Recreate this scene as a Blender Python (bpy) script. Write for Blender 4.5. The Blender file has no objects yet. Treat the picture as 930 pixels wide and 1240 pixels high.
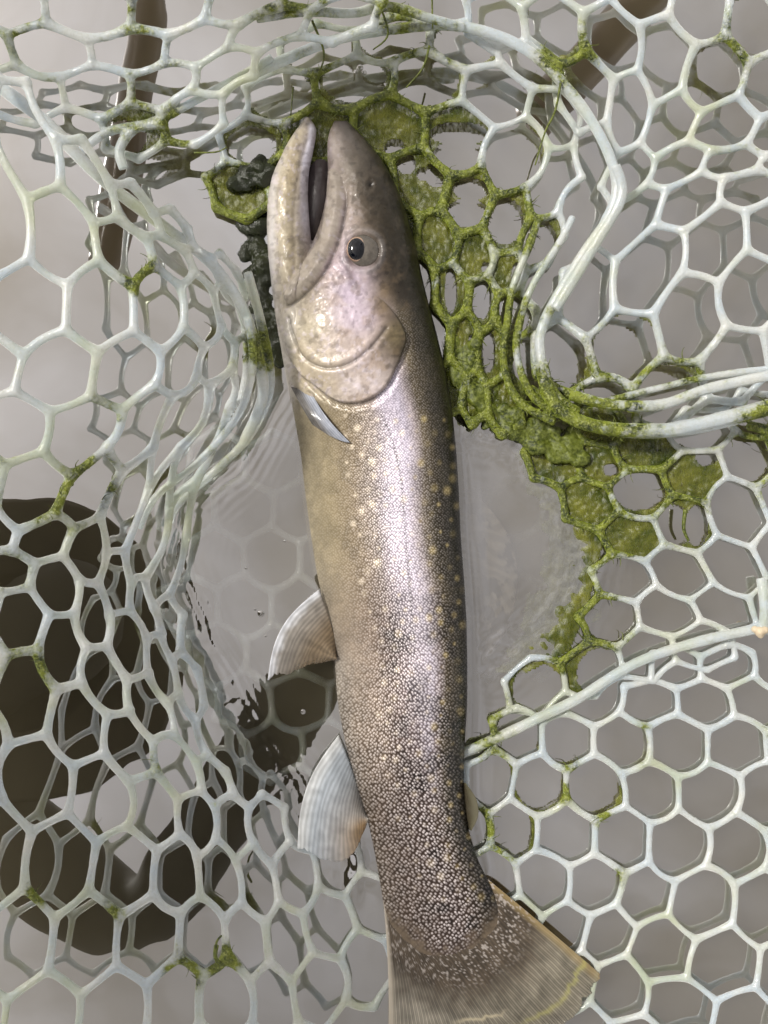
import bpy, bmesh, math, random
import numpy as np
from mathutils import Vector, kdtree

random.seed(7)
RNG = np.random.default_rng(11)
scene = bpy.context.scene
COL = scene.collection

# ------------------------------------------------------------------ camera
D = 0.55                 # camera height over the water (m)
S = 0.0004               # metres per photo pixel on the water surface
cam_d = bpy.data.cameras.new("camera")
cam = bpy.data.objects.new("camera", cam_d)
COL.objects.link(cam)
cam.location = (0, 0, D)
cam.rotation_euler = (0, 0, 0)
cam_d.sensor_fit = 'VERTICAL'
cam_d.angle_y = 2 * math.atan(620 * S / D)
cam_d.clip_start = 0.01
cam_d.clip_end = 100
scene.camera = cam

# ------------------------------------------------------------------ sky + sun
SUN_EL, SUN_ROT = math.radians(50), math.radians(-62)
world = bpy.data.worlds.new("World")
scene.world = world
world.use_nodes = True
wn, wl = world.node_tree.nodes, world.node_tree.links
wn.clear()
wo = wn.new('ShaderNodeOutputWorld')
bg = wn.new('ShaderNodeBackground')
sky = wn.new('ShaderNodeTexSky')
sky.sky_type = 'NISHITA'
sky.sun_disc = False
sky.sun_elevation = SUN_EL
sky.sun_rotation = SUN_ROT
hs = wn.new('ShaderNodeHueSaturation')
hs.inputs['Saturation'].default_value = 0.10
geo = wn.new('ShaderNodeTexCoord')
cl = wn.new('ShaderNodeTexNoise')
cl.inputs['Scale'].default_value = 4.2
cl.inputs['Detail'].default_value = 6
cl.inputs['Roughness'].default_value = 0.55
cl.inputs['Distortion'].default_value = 0.5
cr = wn.new('ShaderNodeValToRGB')
cr.color_ramp.elements[0].position = 0.31
cr.color_ramp.elements[0].color = (0.70, 0.625, 0.54, 1)
cr.color_ramp.elements[1].position = 0.71
cr.color_ramp.elements[1].color = (1.32, 1.25, 1.22, 1)
mixw = wn.new('ShaderNodeMix')
mixw.data_type = 'RGBA'
mixw.blend_type = 'MULTIPLY'
mixw.inputs[0].default_value = 1.0
wl.new(sky.outputs[0], hs.inputs['Color'])
wl.new(geo.outputs['Generated'], cl.inputs['Vector'])
wl.new(cl.outputs['Fac'], cr.inputs[0])
wl.new(hs.outputs[0], mixw.inputs[6])
wl.new(cr.outputs[0], mixw.inputs[7])
wl.new(mixw.outputs[2], bg.inputs['Color'])
bg.inputs['Strength'].default_value = 0.125
wl.new(bg.outputs[0], wo.inputs['Surface'])

sun_d = bpy.data.lights.new("sun", 'SUN')
sun_d.energy = 2.6
sun_d.angle = math.radians(9)
sun_d.color = (1.0, 0.96, 0.9)
sun = bpy.data.objects.new("sun", sun_d)
COL.objects.link(sun)
# blender nishita: sun_rotation 0 = +Y, clockwise
sdir = Vector((math.sin(SUN_ROT) * math.cos(SUN_EL), math.cos(SUN_ROT) * math.cos(SUN_EL), math.sin(SUN_EL)))
sun.rotation_euler = sdir.to_track_quat('Z', 'Y').to_euler()

scene.view_settings.view_transform = 'Standard'
scene.view_settings.look = 'None'
scene.view_settings.gamma = 1
scene.view_settings.use_curve_mapping = False
scene.view_settings.exposure = 0.88
scene.cycles.transparent_max_bounces = 16
scene.cycles.max_bounces = 10
scene.cycles.volume_bounces = 1
scene.cycles.sample_clamp_indirect = 6

# ------------------------------------------------------------------ helpers
def P(px, py, z):
    """photo pixel + height -> world"""
    k = (D - z) / D
    return np.stack([(np.asarray(px, float) - 465) * S * k,
                     (620 - np.asarray(py, float)) * S * k,
                     np.asarray(z, float) * np.ones_like(np.asarray(px, float))], -1)

def unP(v):
    k = D / (D - v[:, 2])
    return v[:, 0] * k / S + 465, 620 - v[:, 1] * k / S

def sstep(a, b, x):
    t = np.clip((np.asarray(x, float) - a) / (b - a), 0, 1)
    return t * t * (3 - 2 * t)

_lat = RNG.random((256, 256))
def vnoise(x, y):
    x = np.asarray(x, float); y = np.asarray(y, float)
    xi = np.floor(x).astype(int); yi = np.floor(y).astype(int)
    fx = x - xi; fy = y - yi
    fx = fx * fx * (3 - 2 * fx); fy = fy * fy * (3 - 2 * fy)
    g = lambda a, b: _lat[a % 256, b % 256]
    return (g(xi, yi) * (1 - fx) + g(xi + 1, yi) * fx) * (1 - fy) + (g(xi, yi + 1) * (1 - fx) + g(xi + 1, yi + 1) * fx) * fy

def fbm(x, y, o=4):
    s = 0; a = .5; t = 0
    for k in range(o):
        s = s + a * vnoise(x * 2 ** k + 17.3 * k, y * 2 ** k + 5.1 * k); t += a; a *= .5
    return s / t

def seg_dist(x, y, poly, closed=False):
    """distance to a polyline (pixels)"""
    p = np.asarray(poly, float)
    n = len(p) if closed else len(p) - 1
    best = np.full(np.shape(x), 1e9)
    for i in range(n):
        a = p[i]; b = p[(i + 1) % len(p)]
        d = b - a
        t = np.clip(((x - a[0]) * d[0] + (y - a[1]) * d[1]) / (d @ d), 0, 1)
        best = np.minimum(best, np.hypot(x - a[0] - t * d[0], y - a[1] - t * d[1]))
    return best

def inside(x, y, poly):
    p = np.asarray(poly, float)
    c = np.zeros(np.shape(x), bool)
    j = len(p) - 1
    for i in range(len(p)):
        xi, yi = p[i]; xj, yj = p[j]
        if yi != yj:
            c ^= ((yi > y) != (yj > y)) & (x < (xj - xi) * (y - yi) / (yj - yi) + xi)
        j = i
    return c

def smooth_poly(pts, n=8, closed=False):
    p = np.asarray(pts, float)
    out = []
    m = len(p)
    rng = range(m) if closed else range(m - 1)
    for i in rng:
        if closed:
            a, b, c, d = p[(i - 1) % m], p[i], p[(i + 1) % m], p[(i + 2) % m]
        else:
            a, b, c, d = p[max(i - 1, 0)], p[i], p[i + 1], p[min(i + 2, m - 1)]
        for k in range(n):
            t = k / n
            out.append(.5 * (2 * b + (c - a) * t + (2 * a - 5 * b + 4 * c - d) * t * t + (3 * b - a - 3 * c + d) * t ** 3))
    if not closed:
        out.append(p[-1])
    return np.array(out)

def mesh_obj(name, verts, faces, mat, parent=None, smooth=True):
    me = bpy.data.meshes.new(name)
    me.from_pydata([tuple(v) for v in verts], [], [tuple(int(i) for i in f) for f in faces])
    me.update()
    if smooth:
        me.polygons.foreach_set('use_smooth', [True] * len(me.polygons))
    if mat: me.materials.append(mat)
    o = bpy.data.objects.new(name, me)
    COL.objects.link(o)
    if parent: o.parent = parent
    return o

def get_co(me):
    a = np.empty(len(me.vertices) * 3); me.vertices.foreach_get('co', a); return a.reshape(-1, 3)

def set_co(me, v):
    me.vertices.foreach_set('co', np.asarray(v, float).ravel()); me.update()

def get_no(me):
    a = np.empty(len(me.vertices) * 3); me.vertices.foreach_get('normal', a); return a.reshape(-1, 3)

def col_attr(me, name, rgb):
    a = me.attributes.new(name, 'FLOAT_COLOR', 'POINT')
    c = np.ones((len(me.vertices), 4)); c[:, :3] = rgb
    a.data.foreach_set('color', c.ravel())

def f_attr(me, name, val):
    a = me.attributes.new(name, 'FLOAT', 'POINT')
    a.data.foreach_set('value', np.asarray(val, float).ravel())

def v_attr(me, name, val):
    a = me.attributes.new(name, 'FLOAT_VECTOR', 'POINT')
    a.data.foreach_set('vector', np.asarray(val, float).ravel())

def remesh(o, voxel, smooth_it=4):
    m = o.modifiers.new('r', 'REMESH'); m.mode = 'VOXEL'; m.voxel_size = voxel; m.use_smooth_shade = True
    s = o.modifiers.new('s', 'SMOOTH'); s.factor = .5; s.iterations = smooth_it
    dg = bpy.context.evaluated_depsgraph_get()
    me = bpy.data.meshes.new_from_object(o.evaluated_get(dg))
    old = o.data
    o.modifiers.clear(); o.data = me
    me.name = o.name
    bpy.data.meshes.remove(old)
    me.polygons.foreach_set('use_smooth', [True] * len(me.polygons))
    return me

def tag(o, label=None, cat=None, group=None, kind=None):
    if label: o['label'] = label
    if cat: o['category'] = cat
    if group: o['group'] = group
    if kind: o['kind'] = kind
    return o

class N:
    """small node-tree helper"""
    def __init__(self, name):
        self.m = bpy.data.materials.new(name); self.m.use_nodes = True
        self.t = self.m.node_tree; self.t.nodes.clear()
        self.out = self.t.nodes.new('ShaderNodeOutputMaterial')
    def n(self, typ, **kw):
        nd = self.t.nodes.new(typ)
        for k, v in kw.items():
            if k.startswith('i_'):
                nd.inputs[k[2:].replace('_', ' ')].default_value = v
            else:
                setattr(nd, k, v)
        return nd
    def l(self, a, b): self.t.links.new(a, b)
    def attr(self, name):
        return self.n('ShaderNodeAttribute', attribute_name=name)
    def noise(self, scale, detail=3, vec=None, rough=.5):
        nd = self.n('ShaderNodeTexNoise'); nd.inputs['Scale'].default_value = scale
        nd.inputs['Detail'].default_value = detail; nd.inputs['Roughness'].default_value = rough
        if vec is not None: self.l(vec, nd.inputs['Vector'])
        return nd
    def ramp(self, src, stops):
        r = self.n('ShaderNodeValToRGB')
        e = r.color_ramp.elements
        while len(e) < len(stops): e.new(.5)
        for k, (p, c) in enumerate(stops):
            e[k].position = p; e[k].color = (c, c, c, 1) if not isinstance(c, tuple) else (*c, 1)
        self.l(src, r.inputs[0])
        return r
    def mix(self, fac, a, b, blend='MIX'):
        m = self.n('ShaderNodeMix', data_type='RGBA', blend_type=blend)
        for idx, v in ((0, fac), (6, a), (7, b)):
            if hasattr(v, 'is_linked') or hasattr(v, 'links'):
                self.l(v, m.inputs[idx])
            elif idx == 0: m.inputs[0].default_value = v
            else: m.inputs[idx].default_value = (*v, 1)
        return m.outputs[2]
    def math(self, op, a, b=None):
        m = self.n('ShaderNodeMath', operation=op)
        for i, v in enumerate((a, b)):
            if v is None: continue
            if hasattr(v, 'links'): self.l(v, m.inputs[i])
            else: m.inputs[i].default_value = v
        return m.outputs[0]

# ------------------------------------------------------------------ materials
def mat_net():
    k = N('net_rubber')
    tc = k.n('ShaderNodeTexCoord')
    a = k.attr('algae')
    n1 = k.noise(220, 4, tc.outputs['Object'], .6)
    n2 = k.noise(900, 3, tc.outputs['Object'], .6)
    n3 = k.noise(60, 3, tc.outputs['Object'], .5)
    # algae mask with broken edges
    m = k.math('ADD', a.outputs['Fac'], k.math('MULTIPLY', k.math('SUBTRACT', n1.outputs['Fac'], .5), .9))
    mask = k.ramp(m, [(.30, 0.0), (.62, 1.0)])
    rub = k.mix(k.ramp(n3.outputs['Fac'], [(.35, 0.0), (.65, 1.0)]).outputs[0], (.62, .70, .76), (.76, .78, .76))
    rub = k.mix(k.ramp(n2.outputs['Fac'], [(.45, 0.0), (.75, .55)]).outputs[0], rub, (.56, .57, .48))
    n4 = k.noise(160, 5, tc.outputs['Object'], .7)
    n5 = k.noise(28, 3, tc.outputs['Object'], .6)
    rub = k.mix(k.ramp(n5.outputs['Fac'], [(.48, 0.0), (.68, .5)]).outputs[0], rub, (.50, .55, .27))
    grn = k.mix(k.ramp(n4.outputs['Fac'], [(.38, 0.0), (.62, 1.0)]).outputs[0], (.014, .024, .001), (.17, .20, .014))
    grn = k.mix(k.ramp(n2.outputs['Fac'], [(.52, 0.0), (.74, .9)]).outputs[0], grn, (.38, .41, .13))
    c = k.mix(mask.outputs[0], rub, grn)
    b = k.n('ShaderNodeBsdfPrincipled')
    k.l(c, b.inputs['Base Color'])
    k.l(k.mix(mask.outputs[0], (.12, .12, .12), (.30, .30, .30)), b.inputs['Roughness'])
    b.inputs['IOR'].default_value = 1.42
    b.inputs['Specular IOR Level'].default_value = .6
    b.inputs['Sheen Weight'].default_value = 1.0
    b.inputs['Sheen Roughness'].default_value = .35
    k.l(k.mix(mask.outputs[0], (1.0, 1.0, .97), (.25, .32, .05)), b.inputs['Sheen Tint'])
    k.l(k.math('MULTIPLY', k.math('SUBTRACT', 1.0, mask.outputs[0]), .50), b.inputs['Transmission Weight'])
    bp = k.n('ShaderNodeBump'); bp.inputs['Distance'].default_value = .0012
    k.l(k.math('ADD', .22, k.math('MULTIPLY', mask.outputs[0], .75)), bp.inputs['Strength'])
    k.l(n2.outputs['Fac'], bp.inputs['Height']); k.l(bp.outputs[0], b.inputs['Normal'])
    tr = k.n('ShaderNodeBsdfTranslucent'); k.l(c, tr.inputs['Color'])
    ms = k.n('ShaderNodeMixShader'); ms.inputs[0].default_value = .12
    k.l(b.outputs[0], ms.inputs[1]); k.l(tr.outputs[0], ms.inputs[2])
    k.l(ms.outputs[0], k.out.inputs['Surface'])
    return k.m

def mat_algae(name='algae', dark=False):
    k = N(name)
    tc = k.n('ShaderNodeTexCoord')
    n1 = k.noise(70, 4, tc.outputs['Object'], .6)
    n2 = k.noise(600, 4, tc.outputs['Object'], .65)
    c1 = k.mix(k.ramp(n1.outputs['Fac'], [(.35, 0.0), (.65, 1.0)]).outputs[0], (.012, .024, .001), (.12, .15, .010))
    c = k.mix(k.ramp(n2.outputs['Fac'], [(.4, 0.0), (.75, 1.0)]).outputs[0], c1, (.26, .30, .06) if not dark else (.06, .09, .012))
    if dark:
        c = k.mix(.9, c, (.006, .008, .002))  # blackened further to stand in for the shadow beside the jaw
    b = k.n('ShaderNodeBsdfPrincipled')
    k.l(c, b.inputs['Base Color'])
    b.inputs['Roughness'].default_value = .18 if dark else .35
    bp = k.n('ShaderNodeBump'); bp.inputs['Strength'].default_value = .7; bp.inputs['Distance'].default_value = .001
    k.l(n2.outputs['Fac'], bp.inputs['Height']); k.l(bp.outputs[0], b.inputs['Normal'])
    tr = k.n('ShaderNodeBsdfTranslucent'); k.l(c, tr.inputs['Color'])
    ms = k.n('ShaderNodeMixShader'); ms.inputs[0].default_value = .1 if dark else .35
    k.l(b.outputs[0], ms.inputs[1]); k.l(tr.outputs[0], ms.inputs[2])
    k.l(ms.outputs[0], k.out.inputs['Surface'])
    return k.m

def mat_film():
    k = N('algae_film')
    tc = k.n('ShaderNodeTexCoord')
    mp = k.n('ShaderNodeMapping'); mp.inputs['Scale'].default_value = (1, .35, 1); mp.inputs['Rotation'].default_value = (0, 0, .9)
    k.l(tc.outputs['Object'], mp.inputs['Vector'])
    n1 = k.noise(90, 4, tc.outputs['Object'], .6)
    n2 = k.noise(750, 5, mp.outputs[0], .7)
    c = k.mix(k.ramp(n1.outputs['Fac'], [(.35, 0.0), (.68, 1.0)]).outputs[0], (.055, .085, .005), (.28, .29, .045))
    c = k.mix(k.ramp(n2.outputs['Fac'], [(.30, 1.0), (.55, 0.0)]).outputs[0], c, (.06, .06, .008))
    b = k.n('ShaderNodeBsdfPrincipled'); k.l(c, b.inputs['Base Color']); b.inputs['Roughness'].default_value = .3
    bp = k.n('ShaderNodeBump'); bp.inputs['Strength'].default_value = .5; bp.inputs['Distance'].default_value = .0006
    k.l(n2.outputs['Fac'], bp.inputs['Height']); k.l(bp.outputs[0], b.inputs['Normal'])
    tl = k.n('ShaderNodeBsdfTranslucent'); k.l(c, tl.inputs['Color'])
    ms = k.n('ShaderNodeMixShader'); ms.inputs[0].default_value = .35
    k.l(b.outputs[0], ms.inputs[1]); k.l(tl.outputs[0], ms.inputs[2])
    tp = k.n('ShaderNodeBsdfTransparent')
    m2 = k.n('ShaderNodeMixShader')
    k.l(k.ramp(n2.outputs['Fac'], [(.38, .95), (.60, .28)]).outputs[0], m2.inputs[0])
    k.l(tp.outputs[0], m2.inputs[1]); k.l(ms.outputs[0], m2.inputs[2])
    k.l(m2.outputs[0], k.out.inputs['Surface'])
    return k.m

def mat_fish():
    k = N('fish_skin')
    ca = k.attr('paint'); uv = k.attr('scale_uv'); sa = k.attr('scale_amount'); ga = k.attr('silver')
    vo = k.n('ShaderNodeTexVoronoi', voronoi_dimensions='2D', feature='F1')
    vo.inputs['Randomness'].default_value = .62
    vo.inputs['Scale'].default_value = 1.0
    k.l(uv.outputs['Vector'], vo.inputs['Vector'])
    d = vo.outputs['Distance']
    center = k.ramp(d, [(.14, 1.0), (.44, 0.0)]).outputs[0]
    edge = k.ramp(d, [(.30, 0.0), (.62, 1.0)]).outputs[0]
    rnd = k.n('ShaderNodeSeparateColor'); k.l(vo.outputs['Color'], rnd.inputs[0])
    amt = sa.outputs['Fac']
    cdark = k.mix(1.0, ca.outputs['Color'], (.34, .29, .25), 'MULTIPLY')
    cglint = k.mix(.72, ca.outputs['Color'], (.90, .83, .82))  # pale scale centres: glints painted into the colour
    c = k.mix(k.math('MULTIPLY', edge, amt), ca.outputs['Color'], cdark)
    lf = k.math('MULTIPLY', k.math('MULTIPLY', center, amt), k.math('ADD', .35, k.math('MULTIPLY', rnd.outputs[0], .75)))
    c = k.mix(k.math('MULTIPLY', lf, ga.outputs['Fac']), c, cglint)
    b = k.n('ShaderNodeBsdfPrincipled')
    k.l(c, b.inputs['Base Color'])
    k.l(k.math('MULTIPLY', ga.outputs['Fac'], .25), b.inputs['Metallic'])
    tc = k.n('ShaderNodeTexCoord')
    nz = k.noise(420, 4, tc.outputs['Object'], .6)
    k.l(k.ramp(nz.outputs['Fac'], [(.3, .27), (.7, .52)]).outputs[0], b.inputs['Roughness'])
    b.inputs['Coat Weight'].default_value = .10
    b.inputs['Coat Roughness'].default_value = .10
    b.inputs['Specular IOR Level'].default_value = .26
    h = k.math('ADD', k.math('MULTIPLY', k.math('SUBTRACT', 1.0, d), amt), k.math('MULTIPLY', k.math('ADD', nz.outputs['Fac'], k.noise(1400, 3, tc.outputs['Object'], .6).outputs['Fac']), .22))
    bp = k.n('ShaderNodeBump'); bp.inputs['Strength'].default_value = .55; bp.inputs['Distance'].default_value = .0007
    k.l(h, bp.inputs['Height']); k.l(bp.outputs[0], b.inputs['Normal'])
    k.l(b.outputs[0], k.out.inputs['Surface'])
    return k.m

def mat_fin():
    k = N('fin_membrane')
    ca = k.attr('paint'); al = k.attr('opacity')
    b = k.n('ShaderNodeBsdfPrincipled'); k.l(ca.outputs['Color'], b.inputs['Base Color'])
    b.inputs['Roughness'].default_value = .3; b.inputs['Coat Weight'].default_value = .3
    tl = k.n('ShaderNodeBsdfTranslucent'); k.l(ca.outputs['Color'], tl.inputs['Color'])
    ms = k.n('ShaderNodeMixShader'); ms.inputs[0].default_value = .3
    k.l(b.outputs[0], ms.inputs[1]); k.l(tl.outputs[0], ms.inputs[2])
    tp = k.n('ShaderNodeBsdfTransparent')
    m2 = k.n('ShaderNodeMixShader'); k.l(al.outputs['Fac'], m2.inputs[0])
    k.l(tp.outputs[0], m2.inputs[1]); k.l(ms.outputs[0], m2.inputs[2])
    k.l(m2.outputs[0], k.out.inputs['Surface'])
    return k.m

def mat_plain(name, col, rough=.4, metal=0, coat=0, bump=0, bscale=400, var=None):
    k = N(name)
    b = k.n('ShaderNodeBsdfPrincipled')
    tc = k.n('ShaderNodeTexCoord')
    nz = k.noise(bscale, 4, tc.outputs['Object'], .6)
    c = k.mix(nz.outputs['Fac'], col, var or tuple(.7 * x for x in col))
    k.l(c, b.inputs['Base Color'])
    b.inputs['Roughness'].default_value = rough; b.inputs['Metallic'].default_value = metal
    b.inputs['Coat Weight'].default_value = coat; b.inputs['Coat Roughness'].default_value = .03
    if bump:
        bp = k.n('ShaderNodeBump'); bp.inputs['Strength'].default_value = bump; bp.inputs['Distance'].default_value = .001
        k.l(nz.outputs['Fac'], bp.inputs['Height']); k.l(bp.outputs[0], b.inputs['Normal'])
    k.l(b.outputs[0], k.out.inputs['Surface'])
    return k.m

def mat_water():
    k = N('murky_water')
    tc = k.n('ShaderNodeTexCoord')
    n1 = k.noise(14, 2, tc.outputs['Object'], .5)
    bp = k.n('ShaderNodeBump'); bp.inputs['Strength'].default_value = .10; bp.inputs['Distance'].default_value = .004
    k.l(n1.outputs['Fac'], bp.inputs['Height'])
    gl = k.n('ShaderNodeBsdfGlossy'); gl.inputs['Roughness'].default_value = .0
    gl.inputs['Color'].default_value = (1, 1, 1, 1)
    k.l(bp.outputs[0], gl.inputs['Normal'])
    tp = k.n('ShaderNodeBsdfTransparent'); tp.inputs['Color'].default_value = (.95, .95, .92, 1)
    fr = k.n('ShaderNodeFresnel'); fr.inputs['IOR'].default_value = 1.33
    k.l(bp.outputs[0], fr.inputs['Normal'])
    fac = k.math('ADD', WATER_REFL, k.math('MULTIPLY', fr.outputs[0], .7))
    ms = k.n('ShaderNodeMixShader'); k.l(fac, ms.inputs[0])
    k.l(tp.outputs[0], ms.inputs[1]); k.l(gl.outputs[0], ms.inputs[2])
    k.l(ms.outputs[0], k.out.inputs['Surface'])
    vs = k.n('ShaderNodeVolumeScatter'); vs.inputs['Color'].default_value = (.70, .60, .40, 1); vs.inputs['Density'].default_value = 27
    va = k.n('ShaderNodeVolumeAbsorption'); va.inputs['Color'].default_value = (.55, .48, .34, 1); va.inputs['Density'].default_value = 26
    ad = k.n('ShaderNodeAddShader'); k.l(vs.outputs[0], ad.inputs[0]); k.l(va.outputs[0], ad.inputs[1])
    k.l(ad.outputs[0], k.out.inputs['Volume'])
    return k.m

WATER_REFL = 0.40
M_NET = mat_net(); M_ALG = mat_algae(); M_DARK = mat_algae('wet_algae_shade', True); M_FILM = mat_film()
M_FISH = mat_fish(); M_FIN = mat_fin(); M_WATER = mat_water()

# ------------------------------------------------------------------ algae density over the net (photo pixels)
ALG = [(400,130,60,1),(385,215,60,1),(470,230,60,1),(500,300,60,1),(480,150,65,1),(535,250,70,1),(560,400,75,1.1),(620,520,85,1.1),(700,560,65,1),(715,640,60,.9),(715,740,45,.8),
       (690,800,30,.6),(580,870,45,.65),(600,910,40,.5),(790,580,55,.75),(840,600,40,.5),(620,270,45,.9),(330,190,45,.9),(290,240,45,1),
       (322,420,32,.85),(275,560,45,.35),(110,575,36,.75),(120,505,28,.6),(55,605,40,.65),(168,335,26,.6),(12,690,30,.6),(35,25,50,.38),
       (160,130,60,.5),(205,155,35,.6),(480,12,45,.6),(330,10,60,.45),(520,50,70,.45),(690,75,40,.6),(700,95,25,.6),(45,1085,18,.75),(135,1105,18,.65),
       (268,1168,20,.95),(225,1178,22,.65),(60,1235,25,.4),(905,75,60,.4),(880,180,50,.35),(740,515,85,.6),(830,470,60,.35),(690,500,60,.7),
       (690,925,22,.55),(685,960,18,.7),(730,990,18,.6),(750,1060,14,.6),(580,1000,22,.7),(600,1040,25,.3),(770,895,25,.45),(810,660,40,.35),
       (450,20,120,.3),(200,35,140,.28),(30,800,40,.55),(35,835,30,.5),(190,930,25,.35),(130,430,40,.2),(870,460,60,.25),(930,520,40,.8),(930,590,30,.5)]
def algae_at(px, py):
    a = np.zeros(np.shape(px))
    for (x, y, r, s) in ALG:
        a = np.maximum(a, s * np.exp(-((px - x) ** 2 + (py - y) ** 2) / (r * r) * .9))
    return a + .06 + .22 * sstep(.52, .75, fbm(np.asarray(px) / 55 + 7, np.asarray(py) / 55 + 3, 3))

# ------------------------------------------------------------------ net patches
WL = [(318,120),(332,330),(336,470),(285,565),(222,615),(206,680),(240,780),(300,880),(352,950),(380,1000),(440,1050),(462,1120),(470,1260)]
SCURVE = [(300,90),(400,48),(520,30),(600,45),(660,75),(712,140),(744,205),(740,255),(690,330),(655,395),(655,440),(690,490),(760,520),(930,490)]

def z_left(px, py):
    d = seg_dist(px, py, WL)
    f = .118 * (1 - .55 * sstep(760, 1150, py))
    d = np.where(py > 980, np.maximum(d - 45 * sstep(980, 1080, py), 0), d)
    return .001 + f * (1 - np.exp(-d / 120)) + .004 * (fbm(px / 60, py / 60) - .5)

def z_upper(px, py):
    return .026 + .030 * np.clip((165 - py) / 165, -.6, 1.5)

def z_head(px, py):
    return .005 + .014 * sstep(190, 40, py) + .003 * sstep(620, 690, px) * sstep(300, 200, py)

def z_lobe(px, py):
    d = seg_dist(px, py, SCURVE)
    return .010 + .008 * sstep(0, 150, d) + .012 * sstep(140, 0, py)

def z_right(px, py):
    return .0012 + .0024 * sstep(670, 760, px) + .004 * sstep(600, 500, py) * sstep(700, 900, px)

def z_floor(px, py):
    return .0034 + .006 * sstep(950, 1300, py) * sstep(640, 950, px)

def z_deep(px, py):
    d = seg_dist(px, py, WL)
    return -.0024 - .010 * sstep(0, 120, d)

def z_deep_right(px, py):
    return -.006 - .030 * sstep(720, 620, px)

# cells given as (row, column): photo pixel of the cell's middle
left = {(0,0):(77,787),(1,0):(113,743),(2,0):(140,707),(3,0):(167,677),(-1,0):(27,843),(0,1):(128,823),(1,1):(152,780),(2,1):(178,733),
        (-1,1):(97,873),(-2,1):(45,950),(0,-1):(23,750),(1,-1):(70,703),(2,-1):(105,668),(3,-1):(150,622),(-1,2):(157,900),(0,2):(183,860),
        (1,2):(201,807),(-2,2):(122,963),(-3,2):(75,1043),(-3,3):(152,1053),(-2,3):(188,980),(-1,3):(218,930),(-2,4):(238,990),(-2,5):(283,993),
        (-3,4):(218,1060),(-3,5):(265,1067),(-4,2):(22,1145),(-4,3):(103,1145),(-4,4):(181,1135),(-4,5):(247,1130),(-5,3):(50,1237),(-5,4):(141,1228),
        (-5,5):(214,1216),(-5,6):(275,1211),(-5,7):(332,1216),(-5,8):(387,1203),(-5,9):(447,1168),(-4,6):(302,1140),(-4,7):(346,1137),(-4,8):(400,1117),
        (-4,9):(453,1097),(-3,6):(313,1070),(-3,7):(358,1063),(-3,8):(405,1040),(-2,6):(325,1000),(0,3):(228,885),(-1,4):(262,950),(1,3):(222,830),
        (2,-2):(50,660),(3,-2):(112,590),(3,-3):(40,603),(4,-3):(100,527),(4,-4):(13,510),(4,-2):(173,507),(4,-1):(223,497),(4,0):(262,495),
        (5,-4):(70,453),(5,-3):(157,450),(5,-2):(217,443),(5,-1):(263,440),(5,0):(296,440),(6,-4):(123,373),(6,-3):(193,373),(6,-2):(247,373),(6,-1):(284,377),
        (6,-5):(40,370),(7,-5):(75,284),(7,-4):(156,297),(7,-3):(207,305),(7,-2):(245,318),(7,-1):(275,335),(7,-6):(-10,268),(8,-5):(105,222),(8,-6):(32,165),
        (8,-4):(165,262),(8,-3):(215,288),(1,-2):(8,690),(-1,-1):(-30,805),(-2,0):(-35,920),(-3,1):(-5,1035),(-4,1):(-60,1145),(-5,2):(-45,1245),(2,2):(205,760),(3,1):(192,690),(3,0):(172,652),
        (5,-5):(-25,455),(8,-7):(-40,100)}
left = {(-r, q): v for (r, q), v in left.items()}
upper = {(0,0):(5,8),(0,1):(107,14),(0,2):(208,10),(0,3):(300,-3),(0,4):(390,-18),(1,1):(60,60),(1,2):(157,65),(1,3):(243,51),(1,4):(325,38),(1,5):(412,22),
         (2,2):(115,107),(2,3):(198,105),(2,4):(268,84),(3,3):(165,160),(3,4):(235,140),(2,1):(35,115),(1,0):(-35,60)}
head = {(0,-1):(340,115),(0,0):(432,97),(0,1):(518,97),(0,2):(605,108),(0,3):(679,137),(1,-1):(300,172),(1,0):(385,160),(1,1):(470,150),(1,2):(556,172),(1,3):(622,188),(1,4):(675,222),
        (2,2):(508,220),(2,3):(567,245),(2,4):(611,268),(2,5):(648,296),(3,3):(530,290),(3,4):(574,312),(3,5):(616,335),(4,4):(546,352),(4,5):(583,360),(4,6):(622,378),
        (5,5):(566,422),(5,6):(596,430),(-1,-1):(382,60),(-1,0):(475,48),(-1,1):(565,52),(-1,2):(640,82),(2,1):(440,215),(6,6):(575,480),(6,7):(610,490),(2,0):(360,220),(2,-1):(290,230),(6,5):(545,470),(3,2):(480,285)}
lobe = {(0,0):(670,33),(0,1):(740,43),(0,2):(807,67),(0,3):(868,93),(0,4):(935,105),(1,1):(716,110),(1,2):(763,140),(1,3):(807,160),(1,4):(878,150),(1,5):(945,165),(2,3):(762,205),(2,4):(820,200),
        (2,5):(888,196),(3,4):(765,262),(3,5):(840,236),(3,6):(908,228),(4,5):(782,325),(4,6):(866,287),(4,4):(702,358),(4,7):(935,270),(5,5):(759,425),(5,6):(836,385),
        (5,4):(680,432),(5,7):(912,355),(6,7):(892,440),(6,8):(965,415),(6,6):(810,478),(-1,0):(708,-28),(-1,1):(775,-15),(-1,2):(850,5),(-1,3):(915,30),(-1,-1):(630,-25),(0,-1):(600,20)}
right = {(0,0):(728,562),(0,1):(784,545),(0,2):(850,522),(1,1):(774,592),(1,2):(844,572),(1,3):(905,552),(1,0):(708,610),(2,1):(768,652),(2,2):(827,637),(2,3):(893,620),
         (3,1):(755,699),(3,2):(822,691),(3,3):(887,686),(4,1):(741,751),(4,2):(807,742),(4,3):(880,742),(5,1):(717,809),(5,2):(784,792),(5,3):(850,780),(5,0):(648,833),
         (2,4):(955,605),(3,4):(950,680),(4,4):(945,740),(0,3):(915,500),(-1,0):(720,515),(0,-1):(672,560)}
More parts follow.
